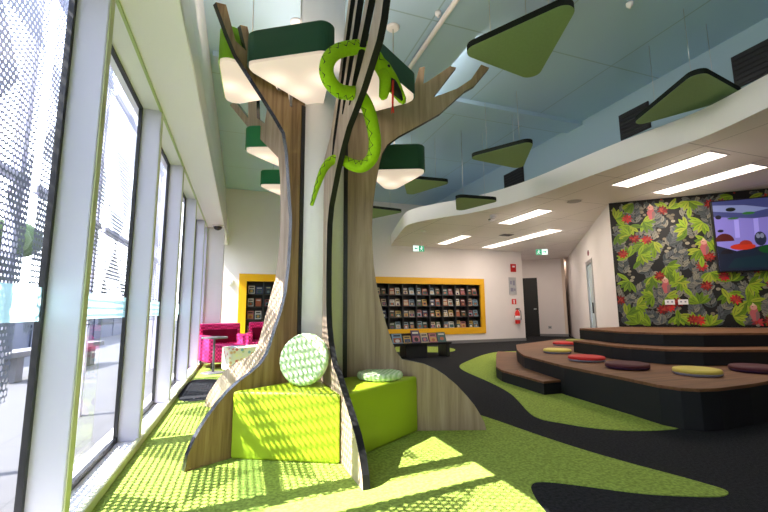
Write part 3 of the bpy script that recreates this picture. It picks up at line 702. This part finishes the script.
# ------------------------------------------------------------------ mural
rm = random.Random(11)
mu = MB(); NM = Vector((-.668, -.744, 0))
def mp(u, z, k): return MW0 + MU * u + NM * (.003 + .0000025 * k) + Vector((0, 0, z))
LAY = [0]
def shape(pts, col):
    LAY[0] += 1
    mu.face([mp(u, z, LAY[0]) for u, z in pts], 0, col)
def clipok(u, z, r=.0): return 0.0 < u < 3.8 and .70 < z < 2.89
def leaf(u, z, a, L, wd, col, vein=None):
    ca, sa = math.cos(a), math.sin(a)
    pr = [(0, 0), (.18, .55), (.42, 1.0), (.68, .9), (.88, .5), (1, 0), (.88, -.5), (.68, -.9), (.42, -1.0), (.18, -.55)]
    pts = [(u + ca * x * L - sa * y * wd / 2, z + sa * x * L + ca * y * wd / 2) for x, y in pr]
    if all(clipok(*p) for p in pts):
        shape(pts, col)
        if vein: shape([(u + ca * .08 * L, z + sa * .08 * L), (u + ca * .5 * L - sa * wd * .06, z + sa * .5 * L + ca * wd * .06), (u + ca * .9 * L, z + sa * .9 * L), (u + ca * .5 * L + sa * wd * .06, z + sa * .5 * L - ca * wd * .06)], vein)
def disc(u, z, r, col, n=10, sq=1):
    pts = [(u + r * math.cos(2 * PI * k / n), z + r * sq * math.sin(2 * PI * k / n)) for k in range(n)]
    if all(clipok(*p) for p in pts): shape(pts, col)
shape([(0, .69), (3.9, .69), (3.9, 2.9), (0, 2.9)], (.022, .025, .034))
LIME = [(.44, .56, .06), (.54, .66, .10), (.34, .47, .05), (.60, .66, .17)]; GREY = [(.44, .44, .42), (.34, .36, .38), (.52, .51, .46), (.26, .29, .30)]
PODS = [(.50, .46, .38), (.58, .55, .48), (.40, .37, .30)]; REDS = [(.58, .07, .06), (.68, .14, .16), (.50, .05, .04), (.66, .20, .25)]
def fan(u, z, a, s):
    for k in range(-3, 4): leaf(u, z, a + k * .42 + rm.uniform(-.08, .08), s * rm.uniform(.8, 1.1), s * .31, rm.choice(LIME), (.16, .25, .02))
def frond(u, z, a, s):
    ca, sa = math.cos(a), math.sin(a)
    for k in range(7):
        t = k / 6 * s * 1.7
        for sd in (-1, 1): leaf(u + ca * t, z + sa * t, a + sd * .75, s * (.78 - .05 * k), s * .29, rm.choice(GREY), (.07, .08, .09))
    leaf(u + ca * s * 1.7, z + sa * s * 1.7, a, s * .5, s * .15, rm.choice(GREY))
def pods(u, z, s):
    for k in range(6): disc(u + rm.uniform(-1, 1) * s * .5, z + (k - 2.5) * s * .28, s * rm.uniform(.14, .2), rm.choice(PODS), 10, .8)
def flower(u, z, s):
    c = rm.choice(REDS)
    for k in range(9):
        a = 2 * PI * k / 9; leaf(u, z, a, s * .55, s * .22, tuple(min(1, q * rm.uniform(.7, 1.25)) for q in c))
    for k in range(6): disc(u + rm.uniform(-.2, .2) * s, z + rm.uniform(-.15, .2) * s, s * .09, (.65, .22, .16))
def bird(u, z, s):
    shape([(u - .06 * s, z - .5 * s), (u + .16 * s, z - .45 * s), (u + .26 * s, z - .05 * s), (u + .2 * s, z + .25 * s), (u - .05 * s, z + .28 * s), (u - .2 * s, z), ], (.72, .36, .38))
    shape([(u + .08 * s, z - .5 * s), (u + .2 * s, z - .4 * s), (u + .30 * s, z - .05 * s), (u + .22 * s, z + .12 * s), (u + .1 * s, z)], (.52, .38, .38))
    disc(u + .04 * s, z + .34 * s, .17 * s, (.82, .58, .54), 12)
    shape([(u - .05 * s, z + .42 * s), (u + .02 * s, z + .62 * s), (u + .16 * s, z + .44 * s)], (.86, .76, .62))
    shape([(u - .13 * s, z + .37 * s), (u - .22 * s, z + .28 * s), (u - .1 * s, z + .27 * s)], (.6, .5, .3)); disc(u + .0, z + .37 * s, .025 * s, (.02, .02, .02))
cells = []
gu, gz = .165, .175
for i in range(25):
    for j in range(14): cells.append((i * gu + (j % 2) * gu * .5 + rm.uniform(-.05, .05), .72 + j * gz + rm.uniform(-.06, .06), (i * 2 + j) % 5))
rm.shuffle(cells)
for u, z, k in cells:
    if k == 2 or (k == 0 and rm.random() < .3): pods(u, z, .19)
for u, z, k in cells:
    if k in (0, 3) or rm.random() < .2: frond(u, z - .12, rm.choice((.9, 1.57, 2.2)) + rm.uniform(-.3, .3), .18)
for u, z, k in cells:
    if k == 1 or (k == 4 and rm.random() < .5): fan(u, z, rm.uniform(0, 6.28), .21)
for u, z, k in cells:
    if (k == 2 and rm.random() < .6) or (k == 4 and rm.random() < .22): flower(u + .05, z + .07, .16)
for u, z, k in cells:
    if k == 1 and rm.random() < .6: leaf(u, z - .1, rm.uniform(0, 6.28), .2, .075, rm.choice(LIME), (.16, .25, .02))
for u, z in ((.62, 2.66), (.73, 1.38), (1.86, .92), (1.32, 2.0), (2.9, 1.1)): bird(u, z, .26)
o = mu.build('wall_mural_print', 'mural', kind='structure')

# screen on the mural
def wl(u, z, out): return MW0 + MU * u + NM * out + Vector((0, 0, z))
RZM = math.atan2(MU.y, MU.x)
U0, U1, Z0, Z1 = 1.46, 3.55, 1.57, 2.75
tv = thing('wall_screen', 'large flat wall screen with a lilac cartoon scene on the leafy mural', 'television', tuple(wl((U0 + U1) / 2, Z0, .035)), RZM)
W = (U1 - U0) / 2; Hh = Z1 - Z0
MB().box((-W, -.06, 0), (W, 0, Hh), 0, .006).build('bezel', 'tvframe', tv)
sc_ = MB(); KL = [0]; OX = [0]
def sp(pts, col):
    KL[0] += 1
    if KL[0] > 14: pts = [(min(1, x * .40 + OX[0]), y) for x, y in pts]
    sc_.face([(-W + .02 + x * (2 * W - .04), -.0605 - KL[0] * .0002, .02 + y * (Hh - .04)) for x, y in pts], 0, col)
def blob(x, y, rx, ry, col, n=14, a0=0, a1=2 * PI): sp([(x + rx * math.cos(a0 + (a1 - a0) * k / (n - 1 if a1 - a0 < 6 else n)), y + ry * math.sin(a0 + (a1 - a0) * k / (n - 1 if a1 - a0 < 6 else n))) for k in range(n)], col)
sp([(0, 0), (1, 0), (1, 1), (0, 1)], (.42, .39, .66))
sp([(0, .78), (.25, .72), (.6, .76), (1, .7), (1, 1), (0, 1)], (.20, .22, .40)); sp([(0, .86), (.22, .80), (.36, .85), (.2, .92), (0, .95)], (.42, .45, .62)); sp([(.4, .84), (.7, .78), (1, .82), (1, .9), (.6, .95)], (.30, .28, .45))
for k in range(7): sp([(.12 + k * .12, .46), (.15 + k * .12, .46), (.155 + k * .12, .72), (.125 + k * .12, .72)], (.52, .49, .76))
sp([(0, 0), (1, 0), (1, .26), (.8, .33), (.55, .25), (.3, .34), (.12, .27), (0, .36)], (.05, .08, .15)); sp([(.05, .04), (.5, .02), (.6, .16), (.35, .22), (.1, .17)], (.03, .12, .16))
for OX[0] in (.0, .36, .62):
    KL[0] = max(KL[0], 14)
    blob(.13, .42, .15, .11, (.24, .05, .04), 12, 0, PI); blob(.40, .33, .20, .045, (.60, .14, .07)); blob(.45, .36, .10, .06, (.50, .13, .08), 12, 0, PI)
    blob(.14, .24, .10, .06, (.05, .02, .05), 12, 0, PI); blob(.68, .43, .09, .10, (.10, .12, .20)); blob(.65, .47, .03, .035, (.4, .42, .5)); blob(.71, .47, .03, .035, (.4, .42, .5))
    blob(.80, .28, .17, .06, (.03, .22, .08)); blob(.95, .22, .1, .08, (.05, .28, .08)); blob(.3, .74, .09, .015, (.15, .32, .12)); blob(.55, .80, .1, .02, (.14, .36, .14)); blob(.28, .87, .08, .03, (.05, .07, .06)); blob(.08, .57, .05, .02, (.06, .04, .10)); blob(.07, .77, .05, .03, (.06, .06, .1))
    blob(1.0, .45, .06, .1, (.08, .07, .2)); blob(1.0, .60, .06, .03, (.1, .08, .16))
sc_.build('picture', 'screen', tv)
for u, wd in ((.77, 'left of the pair'), (.955, 'right of the pair')):
    t = thing('wall_outlet', f'white double power outlet on the mural under the screen, {wd}', 'outlet', tuple(wl(u, 1.06, .028)), RZM, 'white outlets on the mural')
    MB().box((-.07, -.012, 0), (.07, 0, .085), 0, .004).build('plate', 'white', t)
    for q in (-.03, .03): MB().box((q - .012, -.016, .035), (q + .012, -.012, .06)).build('socket', 'padbase', t)

# ------------------------------------------------------------------ yellow bookcase
bc = thing('bookcase', 'long charcoal bookcase with a thick yellow frame built into the far wall', 'bookcase', (BX0, YW, BZ0))
LW, LH = BX1 - BX0, BZ1 - BZ0; FW = .19
IW0, IW1, IZ0, IZ1 = FW, LW - FW * .75, .19, LH - .19; DP = .30
f = MB(); f.box((0, -.03, 0), (LW, .04, IZ0)); f.box((0, -.03, IZ1), (LW, .04, LH)); f.box((0, -.03, IZ0), (IW0, .04, IZ1)); f.box((IW1, -.03, IZ0), (LW, .04, IZ1))
f.build('frame', 'yellow', bc)
bk = MB(); bk.box((IW0, DP, IZ0), (IW1, DP + .02, IZ1)); bk.box((IW0 - .02, .04, IZ0 - .02), (IW0, DP, IZ1 + .02)); bk.box((IW1, .04, IZ0 - .02), (IW1 + .02, DP, IZ1 + .02)); bk.box((IW0, .04, IZ0 - .02), (IW1, DP, IZ0)); bk.box((IW0, .04, IZ1), (IW1, DP, IZ1 + .02))
bk.build('carcass', 'shelf', bc)
NCOL, NROW = 16, 4; cw = (IW1 - IW0) / NCOL; rh = (IZ1 - IZ0) / NROW
for j in range(1, NROW): MB().box((IW0, .03, IZ0 + j * rh - .012), (IW1, DP, IZ0 + j * rh + .012)).build('shelf', 'shelf', bc)
for i in range(1, NCOL): MB().box((IW0 + i * cw - .016, .025, IZ0), (IW0 + i * cw + .016, DP, IZ1)).build('divider', 'shelf', bc)
COLS = {'red': (.45, .05, .04), 'orange': (.60, .22, .04), 'yellow': (.65, .48, .08), 'green': (.10, .28, .09), 'blue': (.07, .17, .38), 'pale blue': (.30, .45, .55), 'white': (.62, .60, .56), 'cream': (.60, .50, .36), 'pink': (.58, .22, .28), 'brown': (.20, .11, .06), 'grey': (.25, .25, .26), 'purple': (.20, .10, .30), 'teal': (.04, .28, .28), 'black': (.03, .03, .035)}
COLS = {k: tuple(min(.8, (q * .62 + (sum(v) / 3) * .38) * 1.15 + .03) for q in v) for k, v in COLS.items()}
CN = list(COLS)
BM = {}
def book_mesh(cname, v, w_, h_):
    key = (cname, v, w_, h_)
    if key in BM: return BM[key]
    r = random.Random(hash(key) & 0xffff if False else sum(map(ord, cname)) * 7 + v * 13)
    c = COLS[cname]; m = MB(); x, z = w_ / 2, h_
    m.box((-x, 0, 0), (x, .014, z), col=tuple(min(1, q * 1.2) for q in c))
    m.face([(-x, -.0008, 0), (x, -.0008, 0), (x, -.0008, z), (-x, -.0008, z)], 0, c)
    a = COLS[r.choice(CN)]; b = COLS[r.choice(CN)]; d = COLS['white'] if sum(c) < 1.2 else COLS['black']
    m.face([(-x * .8, -.0016, z * .1), (x * .8, -.0016, z * .1), (x * .8, -.0016, z * .55), (-x * .8, -.0016, z * .55)], 0, a)
    n = 9; q = r.uniform(.2, .35)
    m.face([(math.cos(6.283 * k / n) * x * .5, -.0024, z * q + math.sin(6.283 * k / n) * z * .17) for k in range(n)], 0, b)
    m.face([(-x * .7, -.0016, z * .72), (x * .7, -.0016, z * .72), (x * .7, -.0016, z * .86), (-x * .7, -.0016, z * .86)], 0, d)
    me = bpy.data.meshes.new('picture_book'); bmesh.ops.remove_doubles(m.bm, verts=m.bm.verts[:], dist=1e-6); m.bm.to_mesh(me); m.bm.free(); me.materials.append(MT['book']); BM[key] = me
    return me
def book(cname, v, loc, w_, h_, lean, rz, label, grp):
    o = bpy.data.objects.new('picture_book', book_mesh(cname, v, w_, h_)); COL.objects.link(o)
    o.location = loc; o.rotation_euler = (-lean, 0, rz); return tag(o, label, 'book', grp)
rb = random.Random(5); ROWN = ['bottom', 'second lowest', 'second highest', 'top']
def nth(k): return ['first', 'second', 'third', 'fourth', 'fifth', 'sixth', 'seventh', 'eighth', 'ninth', 'tenth'][k]
for i in range(16):
    for j in range(NROW):
        n_ = 2
        last = None
        for b in range(n_):
            cn = rb.choice([c for c in ['white', 'cream', 'pale blue', 'yellow', 'red', 'blue', 'green', 'pink', 'brown', 'grey', 'orange', 'teal', 'white', 'cream'] if c != last]); last = cn
            ww, hh_ = rb.choice(((.15, .20), (.16, .22), (.17, .19), (.14, .21)))
            x = IW0 + cw * (i + (b + .5) / n_ * .88 + .06) + rb.uniform(-.01, .01)
            side = ('left' if b == 0 else 'right')
            bay = f'{nth(i)} bay from the left end' if i < 7 else f'{nth(15 - i)} bay from the right end'
            book(cn, rb.randrange(4), (BX0 + x, YW + .10, BZ0 + IZ0 + j * rh + (.012 if j else .0) + .001), ww, hh_, .22 + rb.uniform(0, .1), 0,
                 f'{cn} picture book, {side} in the {ROWN[j]} shelf, {bay}', 'picture books in the yellow bookcase')

# ------------------------------------------------------------------ display table with books
dt = thing('display_table', 'low black display table of picture books in front of the yellow bookcase', 'table', (3.66, 8.1, 0), -.02)
MB().box((-.70, -.16, .27), (.70, .30, .30), 0, .004).build('table_top', 'blackmetal', dt)
MB().box((-.68, -.17, .30), (.70, -.155, .315)).build('lip', 'blackmetal', dt)
MB().box((-.36, -.12, 0.004), (.14, .25, .27), 0, .006).build('pedestal', 'blackmetal', dt)
MB().box((.58, -.14, 0.004), (.66, .28, .27), 0, .004).build('leg', 'blackmetal', dt)
MB().box((-.68, -.14, 0.004), (-.60, .28, .27), 0, .004).build('leg', 'blackmetal', dt)
bkst = MB().slab([(-.69, .30), (.70, .30), (.70, .50), (-.69, .50)], (0, .20, 0), (1, 0, 0), (0, 0.0, 1), .01); bkst.build('back_rest', 'blackmetal', dt)
xs = [(-.50, 'pale blue', .22, .22, 'leftmost'), (-.27, 'yellow', .17, .17, 'second from the left'), (-.06, 'purple', .20, .29, 'tallest and third from the left'), (.14, 'cream', .17, .22, 'fourth from the left'), (.345, 'pink', .18, .21, 'second from the right'), (.56, 'teal', .20, .23, 'rightmost')]
for k, (x, cn, ww, hh_, wd) in enumerate(xs): book(cn, k % 4, (3.66 + x, 8.1 - .02, .303), ww, hh_, .42, 0, f'{cn} picture book propped on the low display table, {wd}', 'books on the display table')

# ------------------------------------------------------------------ fire point on the far wall
t = thing('fire_extinguisher', 'red fire extinguisher hung on the far wall beside the black door', 'extinguisher', (8.36, YW - .11, .55))
MB().lathe([(.06, 0), (.075, .02), (.075, .34), (.05, .40), (.025, .42), (.025, .45)], 20).build('cylinder', 'red', t)
MB().lathe([(.0765, .12), (.0765, .25)], 20).build('label_band', 'white', t)
MB().box((-.02, -.03, .45), (.02, .06, .48)).build('valve', 'blackmetal', t); MB().box((-.012, -.12, .475), (.012, .03, .49)).build('lever', 'blackmetal', t)
MB().tube([(.03, -.02, .46), (.10, -.04, .40), (.10, -.05, .22), (.085, -.06, .12)], .010, 8).build('hose', 'blackmetal', t); MB().box((-.03, .06, .2), (.03, .11, .26)).build('bracket', 'blackmetal', t)
t = thing('extinguisher_sign', 'small red sign above the fire extinguisher', 'sign', (8.33, YW - .004, 1.17)); MB().box((-.085, -.01, 0), (.085, 0, .17), 0, .003).build('plate', 'red', t)
m = MB(); m.face([(-.02, -.0105, .02), (.02, -.0105, .02), (.02, -.0105, .11), (-.02, -.0105, .11)]); m.face([(-.035, -.0105, .12), (.03, -.0105, .12), (.03, -.0105, .14), (-.035, -.0105, .14)]); m.build('pictogram', 'white', t)
t = thing('notice_frame', 'grey framed notice on the far wall above the fire extinguisher', 'notice', (8.30, YW - .004, 1.48)); MB().box((-.14, -.02, 0), (.14, 0, .56), 0, .004).build('frame', 'metal', t)
MB().box((-.12, -.024, .03), (.12, -.02, .53)).build('paper', 'paper', t)
m = MB()
for q in ((-.09, .10, .02, .22), (.0, .30, .09, .46), (-.10, .33, -.03, .45), (.04, .12, .10, .20)): m.face([(q[0], -.0245, q[1]), (q[2], -.0245, q[1]), (q[2], -.0245, q[3]), (q[0], -.0245, q[3])])
m.build('diagram', 'padbase', t)
t = thing('alarm_point', 'small red alarm sign high on the far wall', 'alarm', (8.36, YW - .004, 2.22)); MB().box((-.10, -.03, 0), (.10, 0, .26), 0, .005).build('body', 'redpad', t)
m = MB(); m.face([(-.05, -.031, .15), (.05, -.031, .15), (.05, -.031, .20), (-.05, -.031, .20)]); m.build('marking', 'white', t)
t = thing('thermostat', 'small white round wall unit left of the yellow frame', 'wall unit', (-.28, YW - .002, 1.74)); MB().lathe([(.08, 0), (.08, .03), (.06, .04)], 24, (0, 0, 0), 0, Matrix.Rotation(PI / 2, 4, 'X')).build('cover', 'white', t); MB().lathe([(.03, .04), (.025, .05)], 16, (0, 0, 0), 0, Matrix.Rotation(PI / 2, 4, 'X')).build('dial', 'alu', t)
t = thing('dome_camera', 'small dark dome camera under the far end of the white window beam', 'camera', (-.50, 8.5, 2.7)); MB().lathe([(.10, -.02), (.11, 0)], 20).build('base', 'white', t); MB().lathe([(.01, -.09), (.05, -.075), (.075, -.05), (.085, -.02)], 20).build('dome', 'gasket', t)
q = dpt(.62, .012); t = thing('wall_outlet', 'small dark outlet low on the wall right of the black door', 'outlet', (*q, .28), math.atan2(-DV.y, -DV.x)); MB().box((-.06, -.012, 0), (.06, 0, .10), 0, .003).build('plate', 'paper', t); MB().box((-.02, -.016, .03), (.02, -.012, .07)).build('socket', 'blackmetal', t)
q = sidept(2.95) - n * .004; t = thing('door_sign', 'small dark oval sign above the glazed side door', 'sign', (*q.xy, 2.38), math.atan2(SD.y, SD.x)); MB().lathe([(.10, 0), (.10, .012)], 24, (0, 0, 0), 0, Matrix.Rotation(PI / 2, 4, 'X') @ Matrix.Diagonal((1.3, .7, 1, 1))).build('plate', 'maroon', t)

# ------------------------------------------------------------------ reading corner by the windows
def armchair(loc, rz, label):
    t = thing('armchair', label, 'armchair', loc, rz, 'pink armchairs by the window')
    MB().box((-.34, -.34, .12), (.34, .30, .40), 0, .03).build('seat', 'pink', t)
    b = MB(); b.prism(fillet([(-.40, .22), (.40, .22), (.40, .40), (-.40, .40)], .06, 4), .12, .78, 0, .025); b.build('backrest', 'pink', t)
    MB().slab([(-.33, .42), (.33, .42), (.33, .765), (-.33, .765)], (0, .212, 0), (1, 0, 0), (0, .03, 1), .012, 0, 0, .006).build('back_shade', 'maroon', t)  # shade on the inner back, put in as a dark panel
    for s in (-1, 1):
        x0, x1 = sorted((s * .30, s * .40)); MB().box((x0, -.34, .12), (x1, .30, .58), 0, .03).build('arm', 'pink', t)
        for yy in (-.28, .32): MB().tube([(s * .32, yy, .003), (s * .31, yy * .97, .13)], [.014, .02], 8).build('leg', 'blackmetal', t)
    return t
armchair((-.27, 8.18, 0), .40, 'pink checked armchair with a dark panel for its shaded inner back beside the window')
armchair((.52, 8.75, 0), -.15, 'pink checked armchair farther back, mostly hidden behind the patterned pouf')
t = thing('side_table', 'small round pedestal side table in front of the pink armchair', 'table', (-.40, 7.35, 0))
MB().lathe([(.20, .565), (.205, .572), (.205, .582), (.2, .588)], 32).build('table_top', 'darkmetal', t); MB().tube([(0, 0, .012), (0, 0, .57)], .018, 12).build('pedestal', 'darkmetal', t); MB().lathe([(.19, .006), (.19, .014), (.03, .022)], 32).build('base', 'darkmetal', t)
t = thing('patterned_pouf', 'white pouf with a multicoloured print behind the left trunk fin', 'pouf', (.12, 7.55, 0), .3)
MB().prism(fillet([(-.36, -.25), (.36, -.25), (.36, .25), (-.36, .25)], .05, 5), .03, .40, 0, .03).build('cover', 'printed', t)
for x in (-.3, .3):
    for y in (-.2, .2): MB().lathe([(.02, .004), (.025, .04)], 12, (x, y, 0)).build('foot', 'blackmetal', t)
book('pale blue', 1, (.05, 7.52, .402), .2, .26, PI / 2 * .99, .4, 'pale blue picture book lying flat on the patterned pouf', None)

# ------------------------------------------------------------------ light
def light(name, kind, loc, energy, col=(1, 1, 1), **kw):
    d = bpy.data.lights.new(name, kind); d.energy = energy; d.color = col
    for k, v in kw.items(): setattr(d, k, v)
    o = bpy.data.objects.new(name, d); COL.objects.link(o); o.location = loc; return o
el = math.radians(48); az = Vector((1, .11, 0)).normalized()
dirv = Vector((az.x * math.cos(el), az.y * math.cos(el), -math.sin(el)))
s = light('sun', 'SUN', (-10, 0, 12), 25.0, (1, .93, .88), angle=math.radians(.35)); s.rotation_euler = dirv.to_track_quat('-Z', 'Y').to_euler()
for x, y, e in ((12.1, 12.8, 9), (5.5, 3.78, 12), (6.5, 3.9, 12), (5.45, 6.7, 16), (5.4, 9.4, 14), (7.1, 9.0, 26), (9.6, 11.2, 14)):
    light('ceiling_glow', 'AREA', (x, y, ZL - .05), e, (1, .86, .74), shape='RECTANGLE', size=.35, size_y=1.4)
for x, y, z, e in ((.36, 3.0, 3.2, 6), (1.0, 2.93, 3.1, 8), (.5, 4.2, 3.6, 5), (.0, 3.5, 3.35, 4), (1.55, 3.9, 2.8, 1.5)):
    u_ = light('lamp_uplight', 'AREA', (x, y, z), e, (1, .82, .66), shape='DISK', size=.6); u_.rotation_euler.x = PI
for x, y, e in ((5.5, 3.4, 4), (6.5, 4.4, 4), (5.45, 6.7, 5), (5.4, 9.4, 3), (7.1, 8.0, 5), (7.1, 10.0, 4), (5.6, 1.2, 4)):  # added point fills in mid air, brightening the low ceiling
    light('low_ceiling_fill', 'POINT', (x, y, ZL - .55), e, (1, .88, .78), shadow_soft_size=.25)
for y in (1.5, 4.5, 7.5):  # added fills without fixtures, brightening the curved fascia and low ceiling side
    h_ = light('high_ceiling_fill', 'AREA', (2.4, y, ZC - .12), 15, (1, .94, .88), shape='RECTANGLE', size=.5, size_y=1.6); h_.rotation_euler = (0, math.radians(-52), 0)
wd = bpy.data.worlds.new('sky'); scn.world = wd; wd.use_nodes = True
nt = wd.node_tree; bg = nt.nodes['Background']
tc = N(nt, 'ShaderNodeTexCoord'); sp_ = N(nt, 'ShaderNodeSeparateXYZ'); nt.links.new(tc.outputs['Generated'], sp_.inputs[0])
rp = N(nt, 'ShaderNodeValToRGB'); rp.color_ramp.elements[0].position = .0; rp.color_ramp.elements[0].color = (.96, .95, 1, 1); rp.color_ramp.elements[1].position = .7; rp.color_ramp.elements[1].color = (.60, .70, 1, 1)
nt.links.new(sp_.outputs[2], rp.inputs[0]); nt.links.new(rp.outputs[0], bg.inputs[0]); bg.inputs[1].default_value = 6.0

# ------------------------------------------------------------------ camera
cd = bpy.data.cameras.new('camera'); cam = bpy.data.objects.new('camera', cd); COL.objects.link(cam); scn.camera = cam
cd.sensor_width = 36; cd.lens = 401 / 768 * 36; cd.clip_start = .05; cd.clip_end = 200
p, y, r = math.radians(7.75), math.radians(19.5), math.radians(-.45)
F = Vector((math.sin(y) * math.cos(p), math.cos(y) * math.cos(p), math.sin(p))); Rt = Vector((math.cos(y), -math.sin(y), 0)); U = Rt.cross(F)
Rr = Rt * math.cos(r) + U * math.sin(r); Ur = -Rt * math.sin(r) + U * math.cos(r)
cam.matrix_world = Matrix(((Rr.x, Ur.x, -F.x, 0), (Rr.y, Ur.y, -F.y, 0), (Rr.z, Ur.z, -F.z, 1.0), (0, 0, 0, 1)))
m = MT['diff']; nt2 = m.node_tree; pb = nt2.nodes['Principled BSDF']
pb.inputs['Base Color'].default_value = (.40, .35, .31, 1)
tcx = N(nt2, 'ShaderNodeTexCoord'); tot = None
for sx, sy in ((-.17, .06), (.16, -.05), (.03, .18)):
    d = N(nt2, 'ShaderNodeVectorMath', operation='DISTANCE'); d.inputs[1].default_value = (sx, sy, -.04); nt2.links.new(tcx.outputs['Object'], d.inputs[0])
    e_ = math_node(nt2, 'EXPONENT', math_node(nt2, 'MULTIPLY', math_node(nt2, 'MULTIPLY', d.outputs['Value'], d.outputs['Value']), -90.0))
    tot = e_ if tot is None else math_node(nt2, 'ADD', tot, e_)
nt2.links.new(math_node(nt2, 'ADD', math_node(nt2, 'MULTIPLY', tot, .50), .50), pb.inputs['Emission Strength'])
pb.inputs['Emission Color'].default_value = (1.0, .80, .64, 1)
scn.view_settings.view_transform = 'Standard'; scn.view_settings.look = 'None'; scn.view_settings.exposure = 0.30
scn.cycles.max_bounces = 10; scn.cycles.diffuse_bounces = 5; scn.cycles.transparent_max_bounces = 12
scn.cycles.sample_clamp_indirect = 8; scn.cycles.use_denoising = True
